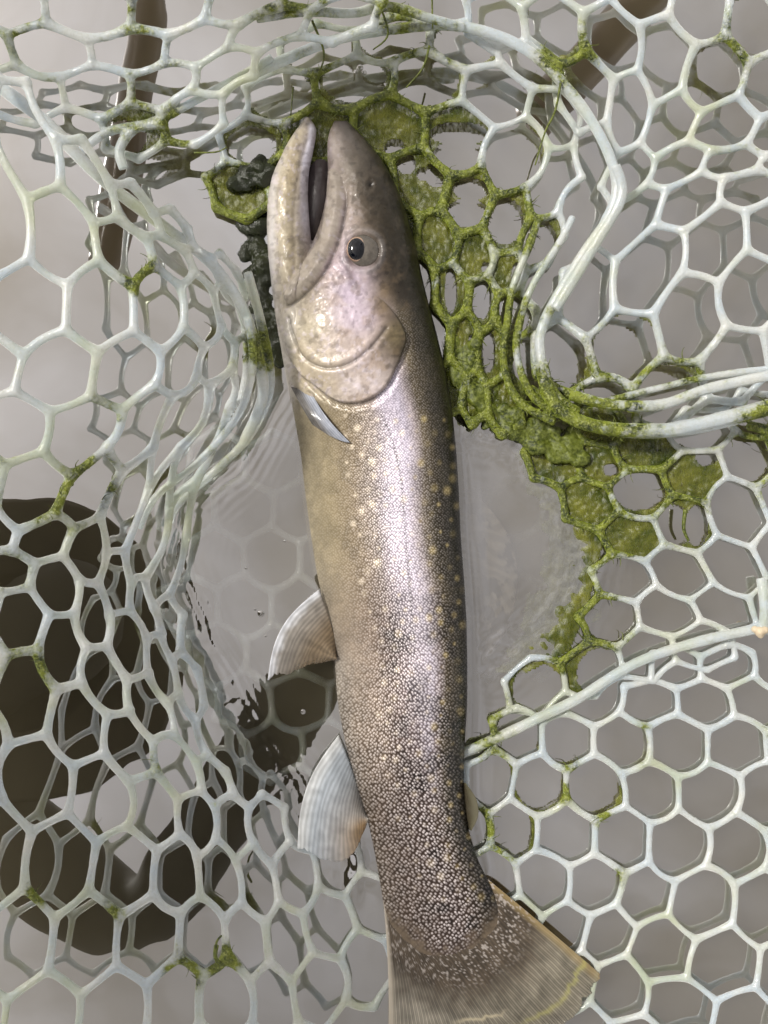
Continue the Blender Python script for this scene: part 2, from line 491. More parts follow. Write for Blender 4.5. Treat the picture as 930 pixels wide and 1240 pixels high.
floor = {(0,1):(820,812),(0,2):(880,806),(1,1):(787,845),(1,2):(853,847),(1,3):(918,850),(2,1):(750,900),(2,2):(822,903),(2,3):(897,903),(2,0):(688,897),(2,-1):(625,892),
         (3,1):(720,950),(3,2):(787,957),(3,3):(858,960),(3,4):(928,962),(3,0):(655,947),(3,-1):(595,945),(4,1):(685,1010),(4,2):(757,1017),(4,3):(822,1023),(4,4):(893,1027),
         (4,0):(617,1008),(5,1):(658,1067),(5,2):(720,1073),(5,3):(780,1083),(5,4):(850,1090),(5,5):(922,1098),(5,0):(598,1062),(6,2):(683,1130),(6,3):(738,1130),
         (6,4):(797,1152),(6,5):(880,1168),(6,6):(955,1180),(7,4):(750,1195),(7,5):(822,1222),(7,6):(905,1242),(7,3):(690,1190),(8,5):(770,1270),(8,6):(850,1295),(4,5):(965,1035),(2,4):(970,905),}
deep_left = {(r, q): (262 + (q - r / 2) * 68, 560 + r * 58) for r in range(0, 7) for q in range(0, 6)
             if 225 + max(0, (r - 3)) * 30 < 262 + (q - r / 2) * 68 < 420}
deep_right = {(r, q): (590 + (q - r / 2) * 66, 560 + r * 56) for r in range(0, 5) for q in range(0, 5)
              if 560 < 590 + (q - r / 2) * 66 < 690}

def lat(r, q):
    return np.stack([np.asarray(q, float) - np.asarray(r, float) / 2, np.asarray(r, float) * math.sqrt(3) / 2], -1)

class Warp:
    def __init__(self, cells):
        keys = list(cells)
        self.X = lat([k[0] for k in keys], [k[1] for k in keys])
        Y = np.array([cells[k] for k in keys], float)
        n = len(keys)
        K = self.phi(self.X, self.X) + np.eye(n) * .02
        Pm = np.c_[np.ones(n), self.X]
        A = np.block([[K, Pm], [Pm.T, np.zeros((3, 3))]])
        self.W = np.linalg.solve(A, np.r_[Y, np.zeros((3, 2))])
    def phi(self, a, b):
        r2 = ((a[:, None] - b[None]) ** 2).sum(-1)
        return .5 * r2 * np.log(r2 + 1e-9)
    def __call__(self, x):
        x = np.atleast_2d(x)
        return np.c_[self.phi(x, self.X), np.ones(len(x)), x] @ self.W

HEXV = [np.array([math.cos(math.radians(30 + 60 * k)), math.sin(math.radians(30 + 60 * k))]) / math.sqrt(3) for k in range(6)]

class TubeMB:
    def __init__(self): self.v = []; self.f = []; self.n = 0
    def tube(self, pts, rads, sides=8):
        pts = np.asarray(pts, float); m = len(pts)
        tg = np.gradient(pts, axis=0); tg /= np.linalg.norm(tg, axis=1)[:, None] + 1e-12
        up = np.array([0, 0, 1.0])
        if abs(tg[0] @ up) > .9: up = np.array([1.0, 0, 0])
        a = np.cross(tg, up); a /= np.linalg.norm(a, axis=1)[:, None] + 1e-12
        b = np.cross(a, tg)
        th = np.arange(sides) * 2 * math.pi / sides
        ring = pts[:, None] + np.asarray(rads)[:, None, None] * (np.cos(th)[None, :, None] * a[:, None] + np.sin(th)[None, :, None] * b[:, None])
        base = self.n
        self.v.append(ring.reshape(-1, 3)); 
        for i in range(m - 1):
            for j in range(sides):
                j2 = (j + 1) % sides
                self.f.append((base + i * sides + j, base + i * sides + j2, base + (i + 1) * sides + j2, base + (i + 1) * sides + j))
        self.f.append(tuple(base + j for j in range(sides))[::-1])
        self.f.append(tuple(base + (m - 1) * sides + j for j in range(sides)))
        self.n += m * sides
    def ball(self, c, r, nu=8, nv=6):
        th = np.arange(nu) * 2 * math.pi / nu
        base = self.n
        rows = [c + np.array([0, 0, r])]
        for i in range(1, nv):
            ph = math.pi * i / nv
            for t in th:
                rows.append(c + r * np.array([math.sin(ph) * math.cos(t), math.sin(ph) * math.sin(t), math.cos(ph)]))
        rows.append(c - np.array([0, 0, r]))
        self.v.append(np.array(rows))
        for j in range(nu): self.f.append((base, base + 1 + j, base + 1 + (j + 1) % nu))
        for i in range(nv - 2):
            for j in range(nu):
                a = base + 1 + i * nu
                self.f.append((a + j, a + nu + j, a + nu + (j + 1) % nu, a + (j + 1) % nu))
        last = base + len(rows) - 1; a = base + 1 + (nv - 2) * nu
        for j in range(nu): self.f.append((last, a + (j + 1) % nu, a + j))
        self.n += len(rows)
    def verts(self): return np.concatenate(self.v)

net = bpy.data.objects.new('landing_net', None)
COL.objects.link(net)
tag(net, 'milky white rubber landing net with hexagonal mesh, streaked with green algae', 'landing net')

WETPTS = []      # where strands pierce the water
WARPS = {}
def build_patch(name, cells, zf, rad, extra=(), voxel=.00065, flare=.36):
    w = Warp(cells); WARPS[name] = (w, zf)
    vid = {}; pos = []; edges = set()
    for (r, q) in cells:
        c = lat(r, q); ids = []
        for h in HEXV:
            p = c + h
            key = (round(p[0] * 12), round(p[1] * 12))
            if key not in vid:
                vid[key] = len(pos); pos.append(p)
            ids.append(vid[key])
        for i in range(6):
            edges.add(tuple(sorted((ids[i], ids[(i + 1) % 6]))))
    pp = w(np.array(pos))
    pp = pp + RNG.normal(0, 1.3, pp.shape)
    zz = zf(pp[:, 0], pp[:, 1])
    W3 = P(pp[:, 0], pp[:, 1], zz)
    al = algae_at(pp[:, 0], pp[:, 1])
    mb = TubeMB()
    for i, nd in enumerate(W3):
        mb.ball(nd, rad * (1.30 + .3 * min(al[i], 1)))
    for (a, b) in edges:
        A, B = W3[a], W3[b]
        L = np.linalg.norm(B - A)
        if L < 1e-4: continue
        t = np.linspace(0, 1, 7)
        pts = A + (B - A) * t[:, None]
        side = np.cross(B - A, [0, 0, 1]); side /= np.linalg.norm(side) + 1e-9
        bow = RNG.normal(0, .05) * L
        pts = pts + side * (np.sin(t * math.pi) * bow)[:, None] + np.array([0, 0, 1]) * (np.sin(t * math.pi) * RNG.normal(0, .02) * L)[:, None]
        aa = al[a] * (1 - t) + al[b] * t
        rr = rad * (1 + flare * np.abs(2 * t - 1) ** 3) * (1 + .28 * np.clip(aa, 0, 1)) * RNG.uniform(.90, 1.08) * (1 + RNG.normal(0, .03, len(t)))
        mb.tube(pts, rr)
        if name == 'mesh_wall' and min(A[2], B[2]) < .002 and max(A[2], B[2]) > -.003:
            for q in A + (B - A) * np.linspace(0, 1, 22)[:, None]:
                if abs(q[2]) < .0028: WETPTS.append(q.copy())
    for (poly, zz2, r2) in extra:
        q = smooth_poly(poly, 6)
        zq = zz2(q[:, 0], q[:, 1]) if callable(zz2) else np.interp(np.linspace(0, 1, len(q)), np.linspace(0, 1, len(zz2)), zz2)
        pts = P(q[:, 0], q[:, 1], zq)
        mb.tube(pts, r2 * (1 + .12 * (fbm(q[:, 0] / 25, q[:, 1] / 25) - .5) * 2))
    o = mesh_obj(name, mb.verts(), mb.f, M_NET, net)
    me = remesh(o, voxel, 5)
    v = get_co(me)
    px, py = unP(v)
    al = algae_at(px, py)
    # fuzzy growth: push algae-covered rubber outwards unevenly
    no = get_no(me)
    amp = .0007 * np.clip(al, 0, 1)[:, None] * (fbm(px / 3.5 + v[:, 2] * 2000, py / 3.5)[:, None] - .35)
    set_co(me, v + no * amp)
    f_attr(me, 'algae', al)
    return o

zc = lambda *z: list(z)
build_patch('mesh_wall', left, z_left, .0018, extra=[
    ([(-40,75),(20,120),(60,152),(118,212),(195,272),(255,318),(292,370),(312,430),(318,480),(296,535)], zc(.105,.1,.095,.085,.07,.055,.045,.035,.02,.008), .0027),
    ([(300,330),(318,400),(327,470),(300,530),(250,580),(212,616),(208,670)], zc(.04,.03,.014,.008,.005,.0,-.006), .0022),
    ([(300,385),(306,440),(290,500),(240,560),(190,600),(168,640)], zc(.045,.04,.035,.03,.03,.03), .0019)])
build_patch('mesh_top', upper, z_upper, .0018, extra=[
    ([(90,190),(130,160),(185,148),(240,120),(300,88),(330,70)], zc(.03,.03,.03,.03,.03,.03), .0022),
    ([(150,205),(145,180),(165,155),(200,150)], zc(.028,.029,.03,.031), .0024)])
build_patch('mesh_floor', head, z_head, .0017, extra=[
    ([(310,88),(400,50),(480,35),(560,32),(640,62),(705,130),(742,200),(742,252),(700,318),(658,392),(656,438),(672,478),(700,500)], zc(.028,.028,.028,.028,.026,.024,.022,.02,.019,.018,.018,.017,.016), .0026),
    ([(652,266),(640,300),(622,345),(615,385),(610,440),(628,485),(672,512)], zc(.010,.012,.012,.012,.012,.014,.016), .0019),
    ([(694,262),(675,298),(648,340),(632,380),(626,430),(650,485),(710,515)], zc(.016,.016,.016,.016,.016,.017,.018), .0019),
    ([(310,22),(370,14),(425,16),(470,8),(520,22),(560,34)], zc(.05,.05,.046,.042,.036,.03), .0023)])
build_patch('mesh_fold', lobe, z_lobe, .0018, extra=[
    ([(655,440),(672,490),(720,516),(800,521),(870,508),(945,488)], zc(.018,.019,.02,.021,.022,.024), .0034),
    ([(640,470),(690,505),(760,524),(850,518),(945,492)], zc(.014,.014,.015,.016,.018), .0026),
    ([(690,478),(740,490),(800,490),(860,470),(945,452)], zc(.02,.022,.024,.025,.027), .0026),
    ([(720,490),(790,472),(860,456),(945,445)], zc(.016,.017,.018,.02), .0018),
    ([(745,200),(752,240),(715,305),(672,375)], zc(.024,.022,.02,.02), .0026)])
build_patch('mesh_side', right, z_right, .0014, extra=[
    ([(560,912),(610,890),(655,868),(700,846),(770,803),(850,776),(940,757)], zc(.004,.005,.006,.006,.006,.007,.008), .0026),
    ([(922,700),(926,735),(924,768)], zc(.008,.009,.008), .0026),
    ([(905,515),(925,520),(945,530)], zc(.01,.01,.01), .0024)])
build_patch('mesh_bottom', floor, z_floor, .0015)
build_patch('mesh_sunk', deep_left, z_deep, .0019)
build_patch('mesh_sunk', deep_right, z_deep_right, .0019)

# wooden hoop and handle of the net, held over the water just outside the view
M_WOOD = mat_plain('varnished_wood', (.10, .062, .032), .3, 0, .4, .2, 60, (.055, .032, .016))
def rod(name, pts, r, mat, parent, cap=True):
    mb = TubeMB(); q = np.array([smooth_poly([p[:2] for p in pts], 8)[:, 0], smooth_poly([p[:2] for p in pts], 8)[:, 1]]).T
    z = np.interp(np.linspace(0, 1, len(q)), np.linspace(0, 1, len(pts)), [p[2] for p in pts])
    rr = np.full(len(q), r)
    if cap: rr[0] *= .6; rr[-1] *= .6
    mb.tube(np.c_[q, z], rr, 14)
    return mesh_obj(name, mb.verts(), mb.f, mat, parent)
rod('hoop', [(-.05,.50,.24),(-.152,.40,.23),(-.160,.33,.22),(-.172,.27,.22),(-.180,.21,.22),(-.188,.165,.22)], .0125, M_WOOD, net)
rod('handle', [(.096,.262,.22),(.135,.302,.222),(.18,.352,.225),(.32,.50,.235)], .0155, M_WOOD, net)

# ------------------------------------------------------------------ algae between the strands
def cell_ring(patch, key, n=36, shrink=1.0):
    w, zf = WARPS[patch]
    c = lat(*key)
    out = []
    for i in range(6):
        a, b = HEXV[i], HEXV[(i + 1) % 6]
        for k in range(n // 6):
            out.append(c + (a + (b - a) * k / (n / 6)) * shrink)
    return w(np.array(out)), w(c[None])[0], zf

FILM = TubeMB()
def film(patch, key, holes, droop=.001):
    """membrane spanning one cell, with round holes (fractions of the cell radius: dx, dy, r)"""
    ring, c, zf = cell_ring(patch, key, 48)
    rx = (ring[:, 0].max() - ring[:, 0].min()) / 2; ry = (ring[:, 1].max() - ring[:, 1].min()) / 2
    nx = 44
    gx = np.linspace(ring[:, 0].min(), ring[:, 0].max(), nx); gy = np.linspace(ring[:, 1].min(), ring[:, 1].max(), nx)
    X, Y = np.meshgrid(gx, gy, indexing='ij')
    ins = inside(X, Y, ring)
    wob = (fbm(X / 7, Y / 7) - .5) * .30
    ok = ins.copy()
    dh = np.full(X.shape, 9.0)
    for (hx, hy, hr) in holes:
        e = hr[1] if isinstance(hr, tuple) else hr
        r0 = hr[0] if isinstance(hr, tuple) else hr
        d = np.hypot((X - c[0] - hx * rx) / rx / r0, (Y - c[1] - hy * ry) / ry / e) + wob * .6
        ok &= d > 1
        dh = np.minimum(dh, d)
    Z = zf(X, Y) - droop * (1 + 2 * (fbm(X / 12, Y / 12) - .5)) + .0012 * (fbm(X / 4, Y / 4) - .5)
    Wp = P(X, Y, Z)
    idx = -np.ones(X.shape, int)
    keep = np.zeros(X.shape, bool)
    q = ok[:-1, :-1] & ok[1:, :-1] & ok[1:, 1:] & ok[:-1, 1:]
    for (a, b) in ((0, 0), (1, 0), (1, 1), (0, 1)):
        keep[a:nx - 1 + a, b:nx - 1 + b] |= q
    ids = np.where(keep.ravel())[0]
    idx.ravel()[ids] = np.arange(len(ids)) + FILM.n
    FILM.v.append(Wp.reshape(-1, 3)[ids]); FILM.n += len(ids)
    for i, j in zip(*np.where(q)):
        FILM.f.append((idx[i, j], idx[i + 1, j], idx[i + 1, j + 1], idx[i, j + 1]))

F = film
F('mesh_floor', (1,1), [(.2,.75,.26)]); F('mesh_floor', (1,0), []); F('mesh_floor', (1,2), [(0,-.22,(.78,.30)),(.0,.38,(.72,.40))])
F('mesh_floor', (2,2), [(-.45,-.5,.28),(.1,-.2,.16),(.55,-.2,.34)]); F('mesh_floor', (2,3), [(.1,-.38,(.62,.32)),(-.05,.32,(.70,.42))])
F('mesh_floor', (2,4), [(0,0,(.75,.66))]); F('mesh_floor', (3,3), []); F('mesh_floor', (3,4), [(.6,.4,.2)]); F('mesh_floor', (3,5), [(.45,.1,(.3,.7))])
F('mesh_floor', (4,4), [(0,0,(.35,.7))]); F('mesh_floor', (4,5), [(0,0,(.55,.75))]); F('mesh_floor', (5,5), [(.3,-.2,.2)]); F('mesh_floor', (5,6), [(-.2,-.1,(.4,.6))])
F('mesh_floor', (6,6), []); F('mesh_floor', (6,7), []); F('mesh_floor', (2,1), []); F('mesh_floor', (1,-1), [(.1,.1,(.7,.62))]); F('mesh_floor', (2,-1), []); F('mesh_floor', (2,0), [])
F('mesh_floor', (6,5), []); F('mesh_floor', (3,2), [])
F('mesh_side', (0,0), [(.35,.25,.25)]); F('mesh_side', (0,1), []); F('mesh_side', (1,0), []); F('mesh_side', (1,1), [(0,0,.82)])
F('mesh_side', (1,2), [(.3,-.6,.32)]); F('mesh_side', (2,1), []); F('mesh_side', (2,2), [(-.28,.0,(.50,.72)),(.42,.0,(.34,.66))])
F('mesh_side', (4,1), [(0,-.05,.85)]); F('mesh_side', (5,0), [(.1,0,.82)]); F('mesh_side', (-1,0), []); F('mesh_side', (0,-1), [])
F('mesh_side', (5,1), [(.35,.2,(.8,.9))]); F('mesh_top', (3,3), [(-.3,.2,(.6,.6))])
done = {('mesh_floor', k) for k in [(1,1),(1,0),(1,2),(2,2),(2,3),(2,4),(3,3),(3,4),(3,5),(4,4),(4,5),(5,5),(5,6),(6,6),(6,7),(2,1),(1,-1),(2,-1),(2,0),(6,5),(3,2)]}
done |= {('mesh_side', k) for k in [(0,0),(0,1),(1,0),(1,1),(1,2),(2,1),(2,2),(4,1),(5,0),(-1,0),(0,-1),(5,1)]}
for pn, cells in (('mesh_floor', head), ('mesh_side', right), ('mesh_fold', lobe), ('mesh_bottom', floor)):
    for kk, (cx_, cy_) in cells.items():
        if (pn, kk) in done: continue
        ring, c_, zf_ = cell_ring(pn, kk, 24)
        a_ = algae_at(ring[:, 0], ring[:, 1]).mean()
        if a_ > .33:
            F(pn, kk, [(RNG.uniform(-.08, .08), RNG.uniform(-.08, .08), float(np.clip(.98 - .22 * a_, .6, .93)))])
# algae sheet added under water to make the pool's edge darker and browner
gx_ = np.linspace(600, 735, 70); gy_ = np.linspace(520, 815, 130)
X_, Y_ = np.meshgrid(gx_, gy_, indexing='ij')
edge_ = np.interp(Y_, [520, 560, 600, 640, 700, 750, 815], [612, 632, 648, 655, 650, 632, 598]) + 46 * (fbm(X_ / 22, Y_ / 16, 4) - .5)
outer_ = np.interp(Y_, [520, 560, 600, 640, 700, 740, 790, 815], [690, 715, 735, 735, 722, 712, 690, 640])
ok_ = (X_ > edge_) & (X_ < outer_)
Z_ = .0004 - .0055 * sstep(60, 0, X_ - edge_ + 12 * (fbm(X_ / 10, Y_ / 10) - .5)) + .0022 * (fbm(X_ / 12, Y_ / 12, 4) - .5)
W_ = P(X_, Y_, Z_).reshape(-1, 3); q_ = ok_[:-1, :-1] & ok_[1:, :-1] & ok_[1:, 1:] & ok_[:-1, 1:]
FILM.v.append(W_)
for i, j in zip(*np.where(q_)):
    b_ = FILM.n + i * 130 + j
    FILM.f.append((b_, b_ + 130, b_ + 131, b_ + 1))
FILM.n += len(W_)
fm = mesh_obj('algae_film', FILM.verts(), FILM.f, M_FILM)
sd = fm.modifiers.new('s', 'SOLIDIFY'); sd.thickness = .0005
tag(fm, 'thin green algae film webbing the net cells around the fish head', 'algae', kind='stuff')

# filaments of algae trailing from the strands
FI = TubeMB()
def filament(px, py, z, dx, dy, dz, r=.00035, curl=6):
    n = 8; t = np.linspace(0, 1, n)
    x = px + dx * t + curl * np.sin(t * 3 + px) * t; y = py + dy * t + curl * np.cos(t * 2.3 + py) * t
    FI.tube(P(x, y, z + dz * t), r * (1 - .7 * t), 5)
roots = [get_co(ch.data) for ch in net.children if ch.name.split('.')[0] in ('mesh_floor', 'mesh_side', 'mesh_fold', 'mesh_wall', 'mesh_bottom')]
roots = np.concatenate([r_[::40] for r_ in roots]); rpx, rpy = unP(roots)
ra = algae_at(rpx, rpy)
pick = np.where((ra > .5) & (RNG.random(len(ra)) < ra * .5) & ~((rpx > 560) & (rpx < 690) & (rpy > 550) & (rpy < 800)))[0]
for i_ in RNG.permutation(pick)[:1300]:
    ang = RNG.uniform(0, 6.28); L = RNG.uniform(4, 13)
    filament(rpx[i_], rpy[i_], roots[i_, 2] + .0003, L * math.cos(ang), L * math.sin(ang), RNG.uniform(-.001, .0016), RNG.uniform(.00016, .00034), 3)
for (pts, zs, r) in [([(455,-5),(470,40),(452,60)], (.045,.04,.034), .0005), ([(523,-5),(524,35)], (.04,.034), .0004), ([(520,55),(512,82),(492,106)], (.03,.028,.024), .0005),
                     ([(679,100),(672,135),(660,160),(648,200)], (.028,.026,.022,.02), .0005), ([(355,105),(352,140)], (.02,.016), .0004), ([(378,25),(392,62),(388,85)], (.046,.036,.03), .0005),
                     ([(262,1145),(261,1160),(270,1168)], (.055,.058,.055), .0009), ([(268,1168),(262,1160),(262,1142),(268,1133)], (.056,.058,.06,.062), .0006),
                     ([(830,617),(828,640),(834,655)], (.013,.012,.012), .0009), ([(235,185),(262,184),(275,178)], (.03,.03,.03), .0004)]:
    q = smooth_poly(pts, 6); zq = np.interp(np.linspace(0, 1, len(q)), np.linspace(0, 1, len(zs)), zs)
    FI.tube(P(q[:, 0], q[:, 1], zq), np.full(len(q), r) * np.linspace(1.2, .7, len(q)), 6)
fo = mesh_obj('algae_filaments', FI.verts(), FI.f, M_ALG)
tag(fo, 'fine green algae threads trailing from the net strands', 'algae', kind='stuff')

def mat_path(path, z0, width, n, r0, r1, seed):
    g = np.random.default_rng(seed); q = smooth_poly(path, 10); out = []
    for _ in range(n):
        p = q[g.integers(len(q))]
        out.append((p[0] + g.normal(0, width), p[1] + g.normal(0, width), z0 + g.normal(0, .0012), g.uniform(r0, r1)))
    return out
def clump(name, blobs, mat, label, amp=.002, voxel=.0008):
    mb = TubeMB()
    for (x, y, z, r) in blobs:
        mb.ball(P(x, y, z), r, 12, 8)
        mb.v[-1][:, 2] = z + (mb.v[-1][:, 2] - z) * .55
    o = mesh_obj(name, mb.verts(), mb.f, mat)
    me = remesh(o, voxel, 6)
    v = get_co(me); no = get_no(me); px, py = unP(v)
    set_co(me, v + no * (amp * (fbm(px / 16 + v[:, 2] * 300, py / 16, 6) - .5))[:, None])
    return tag(o, label, 'algae clump')
clump('algae_clump', mat_path([(270,224),(298,215),(303,245),(310,290),(318,335),(324,385),(330,425)], .0, 9, 120, .002, .0055, 3) + mat_path([(318,205),(295,215)], .006, 6, 20, .003, .005, 4), M_DARK,
      'dark wet algae clump, blackened as painted-in shadow, beside the lower jaw of the fish', .006)
clump('algae_clump', mat_path([(556,420),(562,460),(580,490),(620,515),(660,535),(700,552)], .003, 9, 190, .0016, .0045, 6), M_ALG,
      'bright green algae mat packed beneath the rolled net edge behind the gills', .004)

# ------------------------------------------------------------------ the fish
fish = bpy.data.objects.new('trout', None)
COL.objects.link(fish)
tag(fish, 'speckled grey-brown trout lying on its side in the net, mouth open', 'fish')

def interp_s(y, ys, vs, sm=9):
    v = np.interp(y, ys, vs)
    k = np.hanning(sm + 2)[1:-1]; k /= k.sum()
    vp = np.pad(v, sm // 2, mode='edge')
    return np.convolve(vp, k, 'valid')

BY = [146,150,156,165,180,200,220,240,270,300,330,360,400,450,500,550,600,650,700,750,800,850,900,950,1000,1040,1080,1110,1140,1165,1185,1196]
BL = [408,402,399,397,396,397,397,395,388,376,352,338,336,345,355,360,365,372,380,393,402,408,418,432,447,455,462,466,474,486,504,520]
BR = [416,424,431,439,452,467,477,486,496,504,510,517,528,540,548,553,556,558,562,565,566,566,563,561,566,578,598,608,605,592,564,538]
BH = [4,10,15,20,26,32,37,42,48,53,57,60,63,66,67,67,67,66,65,62,58,54,48,42,35,26,15,9,5.4,3.8,2.4,1.2]
BZ = [24,24,24,24,24,24,23,22,21,20,18,16,14,10,5,2,0,0,0,0,2,5,8,10,12,13,14,13,11.5,10.3,9.0,8.0]
BROLL = lambda y: .27 * sstep(430, 560, y) * sstep(960, 780, y)
def loft(ys, Ls, Rs, Hs, Zs, nst, nth, roll=None, tipfrac=True):
    y = np.linspace(ys[0], ys[-1], nst)
    L = interp_s(y, ys, Ls); R = interp_s(y, ys, Rs); H = interp_s(y, ys, Hs); Z = interp_s(y, ys, Zs)
    th = np.arange(nth) * 2 * math.pi / nth
    c = (L + R) / 2; w = (R - L) / 2
    cs, sn = np.cos(th), np.sin(th)
    X = c[:, None] + w[:, None] * np.sign(cs) * np.abs(cs) ** .92
    Zp = Z[:, None] + H[:, None] * np.sign(sn) * np.abs(sn) ** .92
    if roll is not None: Zp = Zp + roll(y)[:, None] * (X - c[:, None])
    Y = np.repeat(y[:, None], nth, 1)
    V = P(X.ravel(), Y.ravel(), Zp.ravel() * S)
    Fc = []
    for i in range(nst - 1):
        for j in range(nth):
            j2 = (j + 1) % nth
            Fc.append((i * nth + j, (i + 1) * nth + j, (i + 1) * nth + j2, i * nth + j2))
    Fc.append(tuple(range(nth))); Fc.append(tuple((nst - 1) * nth + j for j in range(nth))[::-1])
    return V, Fc

V1, F1 = loft(BY, BL, BR, BH, BZ, 260, 96, BROLL)
JY = [142,146,152,165,185,210,240,270,300,340,380,420,450]
JL = [371,367,362,353,342,330,324,323,324,328,333,339,350]
JR = [372,378,383,383,379,374,373,375,378,383,390,395,392]
JH = [3,6,9,13,18,23,27,30,34,40,45,47,42]
JZ = [24,24,23,22,21,20,19,18,17,15,13,11,10]
V2, F2 = loft(JY, JL, JR, JH, JZ, 120, 64)
off = len(V1)
body = mesh_obj('body', np.r_[V1, V2], F1 + [tuple(i + off for i in f) for f in F2], M_FISH, fish)
bm_ = remesh(body, .00047, 6)

OPERC = smooth_poly([(491,405),(487,428),(479,447),(468,468),(447,484),(425,488),(405,484),(384,469),(362,451),(347,425),(339,395),(345,368),(380,345),(430,345),(470,370)], 6, True)
PREOP = smooth_poly([(352,385),(357,405),(370,432),(394,445),(422,441),(447,423),(467,398)], 6)
MAXIL = smooth_poly([(396,212),(402,203),(413,212),(416,242),(411,273),(404,300),(384,336),(352,367),(343,360),(348,343),(369,314),(385,287),(393,251)], 6, True)
GULAR = smooth_poly([(333,290),(338,330),(336,372),(342,420),(358,452)], 6)
JAWLINE = smooth_poly([(372,172),(364,200),(358,240),(356,280),(357,320),(350,352)], 6)

v = get_co(bm_); no = get_no(bm_)
px, py = unP(v)
up = np.clip(no[:, 2], 0, 1)
hd = (py < 540)
rel = np.zeros(len(v))
X, Y = px[hd], py[hd]
r = np.zeros(len(X))
d = seg_dist(X, Y, OPERC, True); ins = inside(X, Y, OPERC); sd_ = np.where(ins, d, -d)
r += 4.2 * sstep(-1.2, 3.0, sd_) * sstep(330, 400, Y)            # gill plate stands proud at its rear edge
r -= 2.2 * np.exp(-((sd_ + 4) / 4.0) ** 2) * sstep(380, 420, Y)   # shadowed slit behind it
d = seg_dist(X, Y, PREOP)
r -= 1.5 * np.exp(-(d / 2.2) ** 2)
r += 1.2 * np.exp(-((d - 6) / 5.0) ** 2)
d = seg_dist(X, Y, MAXIL, True); ins = inside(X, Y, MAXIL); sd_ = np.where(ins, d, -d)
r += 7.0 * sstep(-1.0, 7.0, sd_)
r -= 4.2 * np.exp(-((sd_ + 2.5) / 2.4) ** 2) * sstep(385, 405, X + (Y - 280) * .55)
d = seg_dist(X, Y, GULAR); r -= 1.6 * np.exp(-(d / 2.5) ** 2)
d = seg_dist(X, Y, JAWLINE); r -= 1.3 * np.exp(-(d / 3) ** 2)
for kk in range(5):      # branchiostegal rays under the jaw
    bl = smooth_poly([(336 + 5 * kk, 372 + 6 * kk), (341 + 6 * kk, 415 + 4 * kk), (354 + 9 * kk, 452 + 4 * kk), (380 + 12 * kk, 482 + 4 * kk)], 5)
    r -= .9 * np.exp(-(seg_dist(X, Y, bl) / 1.3) ** 2) * (~inside(X, Y, OPERC))
for bl in ([(452,432),(430,455),(398,466)], [(470,415),(476,440),(462,470)], [(420,330),(432,352),(428,385)], [(412,345),(395,372),(372,384)], [(436,255),(446,270),(458,276)], [(462,205),(470,240),(474,262)], [(425,190),(432,215),(430,250)], [(400,300),(412,322),(430,332)]):
    r += .9 * (fbm(X / 9, Y / 9) - .2) * np.exp(-(seg_dist(X, Y, smooth_poly(bl, 5)) / 2.2) ** 2)
# eye socket and brow
e = np.hypot((X - 440) / 22, (Y - 304) / 23) + .10 * (fbm(X / 9, Y / 9) - .5)
r -= 6.0 * np.exp(-(e / .86) ** 6)
r += 1.8 * np.exp(-((e - 1.05) / .15) ** 2) + 1.0 * np.exp(-((e - 1.4) / .2) ** 2)
# snout lumps, nostril, fine skin folds
r += 2.2 * (fbm(X / 16, Y / 16) - .5) * sstep(400, 300, Y) + .9 * (fbm(X / 5, Y / 5) - .5)
nd_ = np.hypot((X - 449) / 1.0, (Y - 223) / 1.5) + 2.2 * (fbm(X / 5, Y / 5) - .5)
r -= 3.0 * np.exp(-(nd_ / 3.2) ** 2)
r += .7 * np.exp(-((nd_ - 6) / 2.8) ** 2)
rel[hd] = r
rel *= up ** .5
rel[~hd] += (1.2 * (fbm(px[~hd] / 40, py[~hd] / 60) - .5)) * up[~hd]
v = v + no * (rel * S)[:, None]
set_co(bm_, v)

# --- pigment
Lx = np.interp(py, BY, BL); Rx = np.interp(py, BY, BR)
low = py < 420
Lx = np.where(low, np.minimum(Lx, np.interp(py, JY, JL)), Lx)
t = np.clip((px - Lx) / (Rx - Lx), 0, 1)
n1 = fbm(px / 22, py / 22); n2 = fbm(px / 7 + 40, py / 7); n3 = fbm(px / 60 + 9, py / 90)
def ramp(t, stops):
    xs = [s[0] for s in stops]; return np.stack([np.interp(t, xs, [s[1][k] for s in stops]) for k in range(3)], -1)
tw = np.clip(t + .10 * (n3 - .5), 0, 1)
front = ramp(tw, [(0,(.36,.30,.18)),(.18,(.35,.28,.155)),(.36,(.25,.19,.115)),(.48,(.27,.22,.18)),(.57,(.50,.44,.47)),(.68,(.54,.48,.53)),(.74,(.36,.30,.28)),(.79,(.16,.125,.07)),(.87,(.065,.052,.026)),(1,(.018,.016,.009))])
mid = ramp(tw, [(0,(.38,.33,.25)),(.15,(.38,.30,.21)),(.33,(.28,.21,.15)),(.42,(.18,.13,.10)),(.60,(.22,.17,.16)),(.72,(.50,.45,.49)),(.78,(.34,.28,.26)),(.83,(.12,.09,.045)),(.92,(.055,.043,.02)),(1,(.018,.015,.008))])
tail = ramp(tw, [(0,(.20,.155,.105)),(.15,(.16,.115,.08)),(.4,(.115,.08,.06)),(.6,(.12,.085,.07)),(.72,(.115,.08,.055)),(.84,(.06,.045,.024)),(1,(.02,.016,.008))])
tb = sstep(-62, -14, py - (1188 - 62 * np.abs(2 * t - 1) ** 2.2) + 40 * (n2 - .5) + 26 * (n1 - .5)) * sstep(1085, 1120, py)
wm = sstep(640, 800, py)[:, None]; wt = sstep(860, 1010, py)[:, None]
c = front * (1 - wm) + mid * wm
c = c * (1 - wt) + tail * wt
